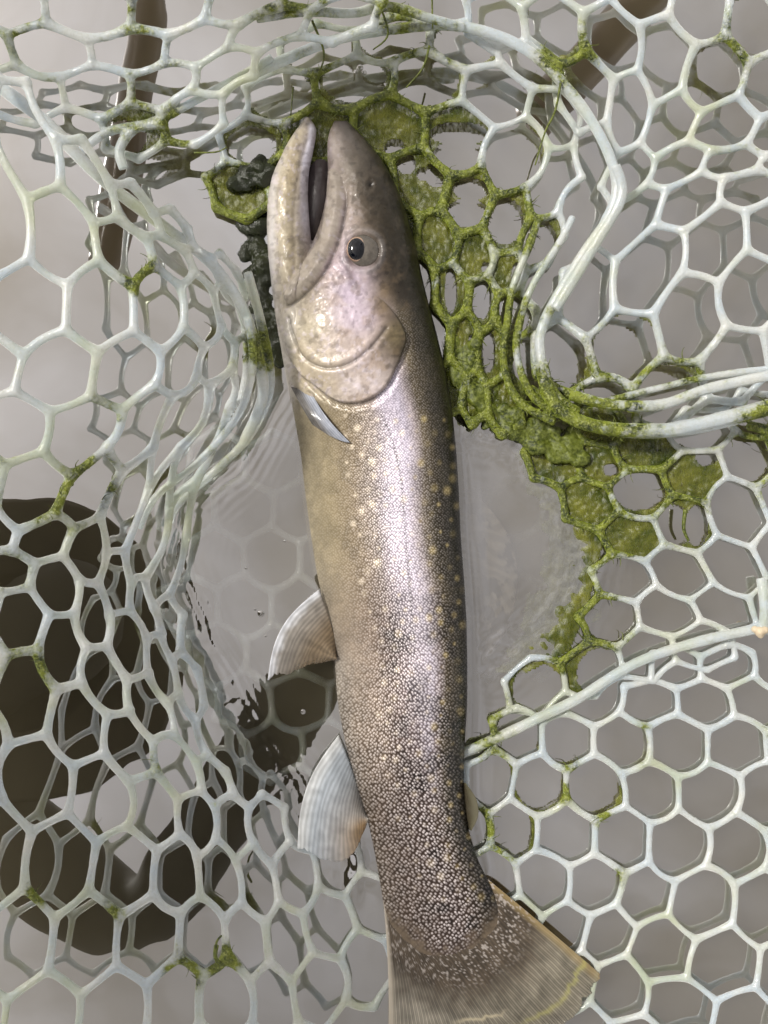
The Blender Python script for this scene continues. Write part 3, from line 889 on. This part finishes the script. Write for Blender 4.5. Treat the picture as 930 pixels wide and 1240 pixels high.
# dark saddles and mottling
dk = sstep(.53, .68, n1) * sstep(.30, .5, t) * (.30 + .35 * sstep(650, 800, py))
c *= (1 - dk * .9)[:, None]
c *= (.60 + .28 * n2 + .18 * sstep(.35, .65, fbm(px / 11 + 70, py / 14, 4)))[:, None] * (.76 + .24 * sstep(.15, .5, t))[:, None]  # last factor darkens the belly side to offset the sun on it
c = c * np.array([.95, .98, 1.09]) * .98
bd = np.exp(-((t - .64) / .10) ** 2) * sstep(500, 560, py) * sstep(930, 800, py)
c = c * (1 - .35 * bd[:, None]) + np.array([.70, .65, .76]) * .35 * bd[:, None]
bar = sstep(.5, .64, fbm(px / 34 + 3, py / 30 + 8)) * np.exp(-((t - .50) / .13) ** 2) * sstep(690, 760, py) * sstep(1000, 900, py)
c *= (1 - .62 * bar)[:, None]
c *= (1 - .35 * sstep(.74, .9, t))[:, None]
# pale yellowish spots
rs = np.random.default_rng(5); spots = []
tries = 0
while len(spots) < 210 and tries < 20000:
    tries += 1
    sy = rs.uniform(500, 1090); st = rs.uniform(.30, .99)
    sx = np.interp(sy, BY, BL) + st * (np.interp(sy, BY, BR) - np.interp(sy, BY, BL))
    if all((sx - a) ** 2 + (sy - b) ** 2 > 14.5 ** 2 for a, b, _ in spots): spots.append((sx, sy, rs.uniform(1.8, 4.6)))
sp = np.zeros(len(v))
for (sx, sy, sr) in spots:
    dd = ((px - sx) ** 2 + ((py - sy) / 1.15) ** 2) / (sr * sr)
    sp = np.maximum(sp, np.exp(-dd ** 1.5) * np.clip(.6 + .4 * math.sin(sx * 3.1), 0, 1))
sp *= (up > .05)
scol = np.where((t < .72)[:, None], np.array([.70, .61, .48]), np.array([.46, .37, .17]))
c = c * (1 - .6 * sp[:, None]) + scol * .6 * sp[:, None]
# lateral line
LAT = smooth_poly([(462,500),(474,530),(484,570),(488,610),(492,660),(497,720),(503,800),(508,880),(512,960),(522,1060)], 6)
ld = seg_dist(px, py, LAT)
lat_ = np.exp(-(ld / 1.6) ** 2) * (.45 + .55 * (np.sin(py * 1.15) > -.2)) * (.75 - .45 * sstep(700, 800, py))
c *= (1 - .85 * lat_)[:, None]
c = c * (1 - tb[:, None]) + np.array([.105, .080, .055]) * (.6 + .7 * n2[:, None]) * tb[:, None]
# --- head pigment, with shade painted into some creases
def blob(x, y, rx, ry, ang, col, s, p=2):
    ca, sa = math.cos(ang), math.sin(ang)
    u = ((px - x) * ca + (py - y) * sa) / rx; w = (-(px - x) * sa + (py - y) * ca) / ry
    return np.array(col), s * np.exp(-((u * u + w * w) ** (p / 2)))
headw = sstep(505, 470, py + 28 * sstep(.55, .95, t) * 0 + (n1 - .5) * 20)
hc = ramp(np.clip(t + .08 * (n1 - .5), 0, 1), [(0,(.60,.56,.46)),(.10,(.60,.52,.34)),(.3,(.55,.47,.34)),(.5,(.56,.47,.42)),(.62,(.44,.36,.28)),(.72,(.17,.13,.08)),(.82,(.06,.047,.027)),(1,(.018,.016,.009))])
layers = [blob(428,195,22,48,.25,(.40,.35,.26),.85), blob(420,170,16,18,.2,(.52,.46,.38),.7), blob(457,235,16,52,-.32,(.15,.125,.085),.85), blob(408,175,8,22,.1,(.66,.58,.48),.7),
          blob(480,285,17,72,-.25,(.065,.052,.028),.95), blob(503,390,17,66,-.2,(.05,.04,.022),.95), blob(425,350,24,36,.2,(.72,.61,.68),.9), blob(440,385,30,18,-.3,(.74,.63,.68),.75),
          blob(405,320,13,26,.5,(.70,.56,.58),.8), blob(424,330,6,14,.1,(.36,.24,.22),.5), blob(465,370,12,22,.1,(.42,.31,.17),.8), blob(478,405,14,18,.2,(.45,.36,.18),.75), blob(378,400,20,18,.4,(.62,.55,.36),.7),
          blob(440,462,34,18,-.25,(.70,.62,.55),.85), blob(395,462,22,12,.5,(.55,.47,.32),.7), blob(410,415,26,14,0,(.60,.50,.40),.6), blob(352,400,10,50,.1,(.70,.67,.56),.7),
          blob(345,260,14,80,.04,(.62,.55,.37),.8), blob(352,215,7,34,.15,(.50,.40,.20),.55), blob(329,300,5,90,.02,(.74,.72,.66),.75), blob(352,300,6,30,0,(.66,.56,.34),.6),
          blob(370,270,9,34,-.1,(.70,.66,.66),.75), blob(378,172,5,24,.1,(.95,.93,1.0),1.0), blob(370,215,5,32,-.02,(.85,.84,.95),.95), blob(374,262,4,26,-.1,(.66,.64,.72),.8), blob(372,150,8,8,0,(.45,.40,.34),.7), blob(412,150,10,6,0,(.34,.29,.25),.6)]
for col, a in layers:
    hc = hc * (1 - a[:, None]) + col * a[:, None]
gw = sstep(12, 5, np.interp(py, JY, JR) - px) * sstep(146, 156, py) * sstep(292, 262, py) * (px < np.interp(py, JY, JR) + 4) * (px < 388)
hc = hc * (1 - gw[:, None]) + np.array([1.0, .98, 1.0]) * gw[:, None]
mx = sstep(-1, 3, np.where(inside(px, py, MAXIL), seg_dist(px, py, MAXIL, True), -seg_dist(px, py, MAXIL, True)))
hc = hc * (1 - .8 * mx[:, None]) + np.array([.62, .55, .42]) * .8 * mx[:, None]
mg = np.exp(-((seg_dist(px, py, MAXIL, True) - 2) / 1.8) ** 2) * (~inside(px, py, MAXIL)) * sstep(385, 405, px + (py - 280) * .55)
hc *= (1 - .55 * mg)[:, None]  # shade of the groove beside the jaw bone painted in
pre = np.exp(-(seg_dist(px, py, PREOP) / 1.8) ** 2)
hc = hc * (1 - .45 * pre[:, None])
br = sstep(.50, .66, fbm(px / 13 + 51, py / 13, 4)) * sstep(.22, .4, t) * sstep(300, 340, py)
hc = hc * (1 - .34 * br[:, None]) + np.array([.40, .29, .16]) * .34 * br[:, None]
br2 = sstep(.54, .66, fbm(px / 10 + 11, py / 16, 4)) * sstep(360, 300, py)
hc = hc * (1 - .25 * br2[:, None]) + np.array([.30, .24, .16]) * .25 * br2[:, None]
wh = sstep(.60, .74, fbm(px / 5 + 31, py / 5, 3)) * sstep(.75, .5, t)
hc = hc * (1 - .4 * wh[:, None]) + np.array([.80, .72, .72]) * .4 * wh[:, None]
er = np.hypot((px - 440) / 22, (py - 304) / 23)
rg = np.exp(-((er - 1.1) / .14) ** 2) * (.35 + .65 * sstep(425, 450, px))
hc = hc * (1 - .3 * rg[:, None]) + np.array([.58, .55, .50]) * .3 * rg[:, None]
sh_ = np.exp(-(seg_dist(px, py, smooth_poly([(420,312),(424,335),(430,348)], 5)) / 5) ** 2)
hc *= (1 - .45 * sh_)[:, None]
hc *= (.74 + .40 * fbm(px / 4 + 3, py / 4, 4))[:, None]
hc = hc * np.array([.66, .655, .72]) * (1 - .5 * sstep(.54, .80, t + .12 * (n1 - .5)))[:, None]
fre = sstep(.60, .72, fbm(px / 6 + 80, py / 6, 3))
hc *= (1 - .28 * fre)[:, None]
opin = inside(px, py, OPERC)
hw = np.where(opin, 1, np.where((py > 380) & (px > 455), 0, headw) * sstep(520, 470, py))
hw = np.where(opin, 1, hw * sstep(0, 1, np.where(py > 392, sstep(500, 470, px + 0 * py) * (px < 470), 1)))
hw = np.where((py > 330) & ~opin & (t > .6), sstep(400, 350, py), hw)
c = c * (1 - hw[:, None]) + hc * hw[:, None]
edge_line = np.exp(-(seg_dist(px, py, OPERC, True) / 1.6) ** 2) * (py > 400) * (~opin)
c *= (1 - .6 * edge_line)[:, None]  # shade in the slit behind the gill plate, put into the colour
nst = np.exp(-(np.hypot(px - 449, py - 223) / 3.2) ** 2)
c *= (1 - .8 * nst)[:, None]
c[no[:, 2] < -.2] = c[no[:, 2] < -.2] * .5 + np.array([.5, .45, .36]) * .5
col_attr(bm_, 'paint', np.clip(c, .004, .95))
# scale coordinates: diagonal lattice, spacing grows towards the tail
sy_ = np.linspace(100, 1260, 1200); spc = np.interp(sy_, [100, 450, 650, 900, 1060, 1200], [2.6, 2.7, 3.0, 3.7, 4.3, 3.9])
cum = np.cumsum(1 / spc) * (sy_[1] - sy_[0])
vv = np.interp(py, sy_, cum); uu = (px - (Lx + Rx) / 2) / np.interp(py, sy_, spc)
uu = uu + .0 * vv
v_attr(bm_, 'scale_uv', np.stack([(uu + vv) * .74, (vv - uu) * .74, 0 * uu], -1))
sam = (1 - hw) * np.interp(py, [380, 480, 700, 950, 1160, 1195], [.35, .38, .66, 1, 1, .5]) * (sstep(.1, .5, t) * (1 - .25) + .25 + .75 * sstep(760, 900, py) * (1 - sstep(.1, .5, t)))
f_attr(bm_, 'scale_amount', sam * (1 - .95 * tb))
f_attr(bm_, 'silver', (1 - tb) * np.where(hw > .5, .25, np.interp(t, [0, .3, .6, .78, .88, 1], [.3, .55, 1, .7, .22, .05])))

ml = smooth_poly([(377,200),(396,196),(396,230),(391,258),(381,297),(374,292),(372,250)], 5, True)
mbv = np.r_[P(ml[:, 0], ml[:, 1], np.full(len(ml), .0096)), P(ml[:, 0], ml[:, 1], np.full(len(ml), .004)), P(np.array([383.]), np.array([245.]), np.array([.0086]))]
nm = len(ml); mf = [(i, (i + 1) % nm, 2 * nm) for i in range(nm)] + [(i, nm + i, nm + (i + 1) % nm, (i + 1) % nm) for i in range(nm)] + [tuple(nm + i for i in range(nm))[::-1]]
mesh_obj('mouth_lining', mbv, mf, mat_plain('mouth_skin', (.045, .034, .036), .35, 0, .3, .4, 300, (.018, .014, .014)), fish)
# --- eye
def dome(name, cx, cy, z0, rx, ry, h, mat, parent, n=28, m=10, ang=0):
    vs = []; fs = []
    for i in range(m + 1):
        ph = (math.pi / 2) * i / m
        for j in range(n):
            th = 2 * math.pi * j / n
            ex, ey = rx * math.cos(th) * math.cos(ph), ry * math.sin(th) * math.cos(ph)
            x = cx + ex * math.cos(ang) - ey * math.sin(ang); y = cy + ex * math.sin(ang) + ey * math.cos(ang)
            vs.append(P(x, y, (z0 + h * math.sin(ph)) * S))
    for i in range(m):
        for j in range(n):
            fs.append((i * n + j, i * n + (j + 1) % n, (i + 1) * n + (j + 1) % n, (i + 1) * n + j))
    fs.append(tuple(range(n))[::-1])
    return mesh_obj(name, vs, fs, mat, parent)
near = np.argsort(np.hypot(px - 441, py - 330) + (no[:, 2] < .3) * 1e4)[:5]
ez = float(np.median(v[near, 2])) / S
M_EYE = mat_plain('eye_iris', (.17, .15, .125), .2, 0, .25, .6, 260, (.012, .010, .008))
M_RING = mat_plain('iris_ring', (.52, .36, .26), .25, .5, .6)
M_PUP = mat_plain('pupil', (.002, .003, .006), .08, 0, .1)
eye = dome('eye', 440, 304, ez - 9.5, 20.5, 21.5, 8.6, M_EYE, fish)
dome('iris', 432.5, 302.0, ez - 5.2, 13.0, 15.6, 5.4, M_RING, eye)
dome('pupil', 432.0, 301.8, ez - 4.3, 11.6, 14.2, 5.5, M_PUP, eye)

# --- fins
def fin(name, base, tip, z_base, z_tip, nray, colf, bow=0, thick=.0009, ragged=0, nu=None, nv=40, camber=0.0, lead=None):
    """fan of rays from the base line to the margin; both in photo pixels"""
    nu = nu or nray * 8
    b = smooth_poly(base, 20); m = smooth_poly(tip, 20)
    def samp(p, n):
        s = np.r_[0, np.cumsum(np.linalg.norm(np.diff(p, axis=0), axis=1))]
        q = np.linspace(0, s[-1], n); return np.stack([np.interp(q, s, p[:, k]) for k in range(2)], -1)
    b = samp(b, nu); m = samp(m, nu)
    u = np.linspace(0, 1, nu)[:, None]; w = np.linspace(0, 1, nv)[None]
    rag = 1 - ragged * (fbm(u[:, 0] * nray * .9, u[:, 0] * 0 + 3) ** 2)[:, None]
    W = w * rag
    dirv = m - b
    perp = np.stack([-dirv[:, 1], dirv[:, 0]], -1)
    prof = (np.sin(math.pi * np.clip(W, 0, 1)) * bow * (1 - u * .8))[..., None]
    XY = b[:, None] + dirv[:, None] * W[..., None] + perp[:, None] * prof
    ph_ = u + (.55 / nray) * (fbm(u * 7 + 0 * W, W * 3.0, 3) - .5) * 2
    ray = np.cos(ph_ * nray * 2 * math.pi) * (.55 + .6 * vnoise(u * nray + 0 * W, W * 4))
    sub = np.cos(ph_ * nray * 4 * math.pi) * sstep(.35, .7, W)
    zb = np.interp(u[:, 0], np.linspace(0, 1, len(z_base)), z_base)[:, None]; zt = np.interp(u[:, 0], np.linspace(0, 1, len(z_tip)), z_tip)[:, None]
    Z = zb + (zt - zb) * W + camber * np.sin(math.pi * W)
    th = thick * (1 - .55 * W) * (.93 + .07 * ray * (1 - .5 * W)) + .00008
    Z = Z + .0006 * (fbm(XY[..., 0] / 14, XY[..., 1] / 14) - .5)
    top = P(XY[..., 0], XY[..., 1], Z + th / 2).reshape(-1, 3); bot = P(XY[..., 0], XY[..., 1], Z - th / 2).reshape(-1, 3)
    n = nu * nv; fs = []
    for i in range(nu - 1):
        for j in range(nv - 1):
            a, bb, cc, dd = i * nv + j, (i + 1) * nv + j, (i + 1) * nv + j + 1, i * nv + j + 1
            fs.append((a, bb, cc, dd)); fs.append((n + a, n + dd, n + cc, n + bb))
    rim = [i * nv for i in range(nu)] + [(nu - 1) * nv + j for j in range(1, nv)] + [i * nv + nv - 1 for i in range(nu - 2, -1, -1)] + [j for j in range(nv - 2, 0, -1)]
    for a, bb in zip(rim, rim[1:] + rim[:1]): fs.append((a, n + a, n + bb, bb))
    o = mesh_obj(name, np.r_[top, bot], fs, M_FIN, fish)
    U = (u * np.ones_like(W)).ravel(); Wf = (w * np.ones_like(u)).ravel()
    col, op = colf(U, Wf, ray.ravel(), sub.ravel(), XY[..., 0].ravel(), XY[..., 1].ravel())
    col_attr(o.data, 'paint', np.r_[col, col]); f_attr(o.data, 'opacity', np.r_[op, op])
    return o

def lerp(a, b, k): return np.asarray(a) * (1 - k[:, None]) + np.asarray(b) * k[:, None]
def c_pelvic(u, w, ray, sub, x, y):
    c = lerp((.40,.37,.33), (.30,.23,.15), sstep(.15, .6, u))
    c = lerp((.86,.88,.92), c, sstep(.02, .16, u + .10 * (fbm(x / 9, y / 9) - .5)))
    c = c * (.72 + .28 * sstep(-.8, .8, ray + .8 * (fbm(x / 3, y / 3) - .5)))[:, None] * (.7 + .6 * fbm(x / 8, y / 8))[:, None]
    c = lerp(c, c * .45, sstep(.45, .5, w) * sstep(.62, .56, w) * sstep(.3, .5, u) * .5)
    return c, .90 - .30 * sstep(.3, 1, w) * sstep(.1, .25, u)
fin('pelvic_fin', [(386,714),(396,740),(404,768),(408,796)], [(324,825),(345,819),(370,808),(408,799)], (.004,.004,.003,.003), (.020,.012,.006,.004), 17, c_pelvic, bow=.13, ragged=.10, camber=.004)
def c_anal(u, w, ray, sub, x, y):
    c = lerp((.50,.55,.60), (.36,.23,.10), sstep(.1, .85, u) * sstep(.0, .8, w))
    c = lerp(c, (.24,.21,.175), sstep(.55, .25, w) * sstep(.3, .7, u) * .7)
    c = lerp((.80,.82,.82), c, sstep(.02, .2, u))
    c = lerp(c, (.74,.74,.70), sstep(.88, 1, u) * .7)
    c = c * (.76 + .24 * sstep(-.8, .8, ray + .8 * (fbm(x / 3, y / 3) - .5)))[:, None] * (.7 + .6 * fbm(x / 9, y / 7))[:, None]
    return c, .92 - .25 * sstep(.4, 1, w)
fin('anal_fin', [(410,890),(424,925),(436,960),(446,990)], [(360,1028),(385,1040),(412,1044),(428,1035),(447,992)], (.003,.004,.004,.005), (.016,.018,.015,.008), 19, c_anal, bow=.10, ragged=.06, camber=.003)
def c_tail(u, w, ray, sub, x, y):
    c = lerp((.34,.315,.26), (.27,.245,.19), sstep(.1, .6, u))
    c = lerp(c, (.105,.080,.055), sstep(.74, .34, w + .16 * (fbm(x / 10, y / 10) - .5)))
    rr = sstep(-.2, .7, ray) * .5 + sstep(-.1, .8, sub) * .5
    c = c * (.48 + .30 * fbm(u * 60, w * 5) + .62 * rr)[:, None]
    c = c * (.55 + .9 * fbm(x / 14, y / 14))[:, None]
    c = lerp(c, (.38,.28,.12), sstep(.95, .99, u) * .6)
    c = lerp(c, (.62,.56,.46), sstep(.05, .0, u) * .8)
    band = np.exp(-((w - (.86 + .05 * (fbm(u * 9, u * 0) - .5))) / .018) ** 2) * sstep(.5, .75, u)
    c = lerp(c, (.52,.50,.16), band * .5 * (.4 + 1.2 * fbm(x / 6, y / 6)))
    dots = sstep(.66, .8, vnoise(x / 2.1, y / 2.1)) * sstep(.50, .26, w)
    c = lerp(c, (.55,.50,.46), dots * .7)
    b2 = np.exp(-((w - .70 - .12 * (fbm(u * 7 + 4, u * 0) - .5)) / .012) ** 2) * sstep(.3, .42, u) * sstep(.62, .5, u)
    c = lerp(c, (.66,.58,.40), b2 * .8)
    return c, .96 - .30 * sstep(.45, 1, w)
fin('caudal_fin', [(462,1066),(480,1112),(508,1140),(535,1146),(562,1126),(582,1098),(590,1064)], [(469,1300),(540,1292),(600,1278),(650,1258),(690,1236),(704,1221),(707,1213),(718,1204),(716,1198),(731,1183)],
    (.0052,.0050,.0050,.0052), (.0056,.0056,.0058,.0060), 50, c_tail, bow=-.02, thick=.0013, ragged=.05, nv=80, camber=.001)
def c_adip(u, w, ray, sub, x, y):
    return lerp((.06,.05,.03), (.12,.11,.07), sstep(.2, .8, w)), np.full(len(u), .95)
fin('adipose_fin', [(561,948),(562,975),(567,1004)], [(564,948),(577,968),(579,988),(571,1006)], (.006,.006,.006), (.009,.010,.009), 3, c_adip, thick=.0022, nv=16, nu=30)
def c_dorsal(u, w, ray, sub, x, y):
    c = np.tile(np.array([.24, .21, .17]), (len(u), 1)) * (.6 + .4 * sstep(-.5, .7, ray))[:, None]
    c = lerp(c, (.02,.018,.012), sstep(.52, .60, fbm(x / 11, y / 11)))
    return c, np.full(len(u), .9)
fin('dorsal_fin', [(556,598),(558,640),(560,690),(563,745)], [(585,605),(616,650),(628,705),(612,765),(585,800)], (-.0014,-.0014,-.0014), (-.0030,-.0042,-.0042,-.0030), 12, c_dorsal, thick=.001)
def c_pect(u, w, ray, sub, x, y):
    c = lerp((.40,.43,.50), (.18,.17,.16), sstep(.12, .7, u)) * (.7 + .6 * fbm(x / 6, y / 6))[:, None]
    return c * (.75 + .25 * sstep(-.6, .8, ray))[:, None], np.full(len(u), .95)
pz = []
for (qx, qy) in ((362,466),(385,492),(405,515),(422,534)):
    mm = (np.hypot(px - qx, py - qy) < 4) & (no[:, 2] > 0)
    pz.append(float(v[mm, 2].max()) + .0012)
fin('pectoral_fin', [(372,466),(362,470),(352,468)], [(424,536),(414,534),(398,527),(378,514)], (pz[0] - .004, pz[0] - .005, pz[0] - .007), (pz[3], pz[3] - .0006, pz[2] - .001, pz[1] - .004), 8, c_pect, bow=.05, thick=.0013, camber=.0034)

# ------------------------------------------------------------------ water
def lines(lo, hi, fine_lo, fine_hi, df, dc):
    a = list(np.arange(fine_lo, fine_hi, df))
    x = fine_lo; st = df; pre = []
    while x > lo: st = min(st * 1.35, dc); x -= st; pre.append(max(x, lo))
    x = a[-1]; st = df; post = []
    while x < hi: st = min(st * 1.35, dc); x += st; post.append(min(x, hi))
    return np.array(pre[::-1] + a + post)
gx = lines(-2, 2, -.115, .12, .0011, .25); gy = lines(-2, 2, -.165, .06, .0011, .25)
GX, GY = np.meshgrid(gx, gy, indexing='ij')
Hh = np.zeros(GX.shape)
# contact points: net strands, fish outline at the water level
pts = [p for p in WETPTS]
vb = get_co(bm_); sel = (np.abs(vb[:, 2]) < .0006) & (vb[:, 0] > .012)
for p in vb[sel][::6]: pts.append(p)
kd = kdtree.KDTree(len(pts))
for i, p in enumerate(pts): kd.insert((p[0], p[1], 0), i)
kd.balance()
fineX = (GX > -.13) & (GX < .135) & (GY > -.18) & (GY < .08)
for i, j in zip(*np.where(fineX)):
    d = kd.find((GX[i, j], GY[i, j], 0))[2]
    Hh[i, j] = .0011 * math.exp(-(d / .0034) ** 2) - .0001 * math.exp(-((d - .009) / .004) ** 2)
ppx = GX / S + 465; ppy = 620 - GY / S
dw = seg_dist(ppx, ppy, WL[2:10])
Hh += .00035 * (fbm(ppx / 18, ppy / 18, 3) - .5) * np.exp(-(dw / 22) ** 2)
dr = seg_dist(ppx, ppy, [(560,510),(620,535),(670,580),(705,640),(695,700),(665,750),(600,800)])
Hh += .0011 * (fbm(ppx / 17 + 30, ppy / 17, 3) - .5) * np.exp(-(dr / 24) ** 2)
Hh += .00011 * np.sin(dw * .62 + 5 * fbm(ppx / 30, ppy / 30)) * np.exp(-dw / 16) * (ppx > np.interp(ppy, [480, 615, 680, 950], [320, 215, 200, 345]))
Hh += .00010 * np.sin(dr * .5 + 7 * fbm(ppx / 26, ppy / 26)) * np.exp(-dr / 18)
nxg, nyg = GX.shape
top = np.stack([GX, GY, Hh], -1).reshape(-1, 3)
fs = []
idx = np.arange(nxg * nyg).reshape(nxg, nyg)
q = np.stack([idx[:-1, :-1], idx[1:, :-1], idx[1:, 1:], idx[:-1, 1:]], -1).reshape(-1, 4)
fs = [tuple(a) for a in q]
rim = [idx[i, 0] for i in range(nxg)] + [idx[-1, j] for j in range(1, nyg)] + [idx[i, -1] for i in range(nxg - 2, -1, -1)] + [idx[0, j] for j in range(nyg - 2, 0, -1)]
nb = len(top); bot = top[rim].copy(); bot[:, 2] = -.30
m = len(rim)
for i in range(m):
    k = (i + 1) % m
    fs.append((int(rim[i]), nb + i, nb + k, int(rim[k])))
fs.append(tuple(nb + i for i in range(m))[::-1])
water = mesh_obj('water', np.r_[top, bot], fs, M_WATER)
water['kind'] = 'structure'

M_BUB = N('bubble_film')
_g = M_BUB.n('ShaderNodeBsdfGlass'); _g.inputs['IOR'].default_value = 1.12; _g.inputs['Roughness'].default_value = .02
M_BUB.l(_g.outputs[0], M_BUB.out.inputs['Surface']); M_BUB = M_BUB.m
for (bx, by, br_) in ((316,743,4.2),(309,738,1.6),(367,862,3),(298,688,1.8),(345,655,1.6),(330,640,1.3),(322,770,1.5),(436,82,4),(441,88,3),(431,87,2.6)):
    o = dome('air_bubble', bx, by, 0, br_, br_, br_ * .8, M_BUB, None, 16, 6)
    if by < 100: tag(o, 'foam bubble clustered in the open net cell above the snout', 'bubble', 'foam bubbles above the snout')
    elif br_ > 4: tag(o, 'largest clear air bubble floating just off the pelvic fin', 'bubble')
    elif by > 800: tag(o, 'clear air bubble floating between the pelvic and anal fins', 'bubble')
    else: tag(o, 'tiny clear air bubble floating on the open pool beside the belly', 'bubble', 'tiny bubbles on the pool')
M_CHIP = mat_plain('dry_chip', (.62, .54, .40), .7, 0, 0, .6, 500, (.34, .26, .16))
ch_ = TubeMB()
for (bx, by, bz, br_) in ((914,762,.012,.0018),(920,765,.012,.0026),(926,763,.012,.002),(921,769,.0115,.0018)): ch_.ball(P(bx, by, bz), br_)
ch_ = mesh_obj('plant_scrap', ch_.verts(), ch_.f, M_CHIP); remesh(ch_, .0005, 2)
tag(ch_, 'small pale beige plant scrap stuck on the thick net cord', 'plant scrap')

# ------------------------------------------------------------------ the angler taking the picture (seen in the water as a dark reflection)
M_COAT = mat_plain('dark_jacket', (.030, .026, .016), .85, 0, 0, .4, 120, (.018, .016, .010))
M_HAT = mat_plain('felt_hat', (.040, .033, .020), .9, 0, 0, .3, 200)
M_PHONE = mat_plain('phone_case', (.012, .012, .013), .4)
pm = bpy.data.meshes.new('person')
J = {'hip':((-.98,-.30,.72),.17),'waist':((-.84,-.27,.84),.155),'chest':((-.68,-.24,.90),.17),'neckb':((-.53,-.20,.885),.085),'neck':((-.46,-.165,.845),.062),'head':((-.37,-.125,.775),.088),'chin':((-.325,-.11,.725),.058),
     'shl':((-.54,-.38,.87),.085),'ell':((-.27,-.47,.735),.048),'wrl':((-.075,-.17,.605),.042),'pal':((-.048,-.105,.582),.030),
     'shr':((-.62,-.02,.87),.085),'elr':((-.66,.22,.66),.052),'wrr':((-.52,.36,.47),.032),'par':((-.47,.40,.43),.030),
     'hl':((-1.02,-.42,.66),.11),'knl':((-.86,-.46,.28),.075),'anl':((-.98,-.48,-.16),.05),'ftl':((-.82,-.48,-.22),.045),
     'hr':((-1.02,-.16,.66),.11),'knr':((-.88,-.10,.28),.075),'anr':((-1.0,-.08,-.16),.05),'ftr':((-.84,-.08,-.22),.045)}
E = [('hip','waist'),('waist','chest'),('chest','neckb'),('neckb','neck'),('neck','head'),('head','chin'),('chest','shl'),('shl','ell'),('ell','wrl'),('wrl','pal'),
     ('chest','shr'),('shr','elr'),('elr','wrr'),('wrr','par'),('hip','hl'),('hl','knl'),('knl','anl'),('anl','ftl'),('hip','hr'),('hr','knr'),('knr','anr'),('anr','ftr')]
for s_, base in (('l', (-.048,-.105,.582)), ('r', (-.47,.40,.43))):
    for i, (ox, oy) in enumerate(((.020,.012),(.012,.020),(.002,.025),(-.010,.024),(.020,-.010))):
        L_ = (.034, .038, .036, .028, .026)[i]
        d_ = Vector((ox, oy, -.004 if s_ == 'l' else -.012)).normalized()
        a_ = Vector(base) + d_ * .022; b_ = a_ + d_ * L_ * .6; c_ = b_ + (d_ + Vector((.1, .1, .5 if s_ == 'l' else -.5))).normalized() * L_ * .5
        for t_, p_ in (('a', a_), ('b', b_), ('c', c_)): J[f'f{s_}{i}{t_}'] = (tuple(p_), .0085)
        E += [(('pal' if s_ == 'l' else 'par'), f'f{s_}{i}a'), (f'f{s_}{i}a', f'f{s_}{i}b'), (f'f{s_}{i}b', f'f{s_}{i}c')]
ks = list(J)
pm.from_pydata([J[k][0] for k in ks], [(ks.index(a), ks.index(b)) for a, b in E], [])
person = bpy.data.objects.new('person', pm); COL.objects.link(person)
sk = person.modifiers.new('skin', 'SKIN'); sk.use_smooth_shade = True
for i, k_ in enumerate(ks):
    pm.skin_vertices[0].data[i].radius = (J[k_][1],) * 2
pm.skin_vertices[0].data[ks.index('hip')].use_root = True
sb = person.modifiers.new('sub', 'SUBSURF'); sb.levels = 2; sb.render_levels = 2
pm.materials.append(M_COAT)
tag(person, 'person in dark olive jacket leaning over, mirrored darkly in the water', 'person')
def hat():
    mb_v = []; mb_f = []; n = 40
    ax = Vector((-.30, -.12, .75)).normalized(); c0 = Vector((-.425,-.165,.815)); u_ = ax.orthogonal().normalized(); w_ = ax.cross(u_)
    prof = [(.178,-.006),(.185,.0),(.170,.006),(.100,.012),(.098,.05),(.088,.09),(.055,.105),(.005,.108),(.005,.100),(.05,.097),(.082,.085),(.092,.045),(.094,.008),(.165,-.003)]
    for (r_, h_) in prof:
        for j in range(n):
            th = 2 * math.pi * j / n
            mb_v.append(c0 + ax * (h_ + .01 * math.sin(2 * th) * (r_ > .12)) + (u_ * math.cos(th) + w_ * math.sin(th)) * r_)
    for i in range(len(prof)):
        for j in range(n):
            i2 = (i + 1) % len(prof)
            mb_f.append((i * n + j, i * n + (j + 1) % n, i2 * n + (j + 1) % n, i2 * n + j))
    return tag(mesh_obj('hat', mb_v, mb_f, M_HAT), 'dark wide-brimmed hat on the leaning person', 'hat')
hat()
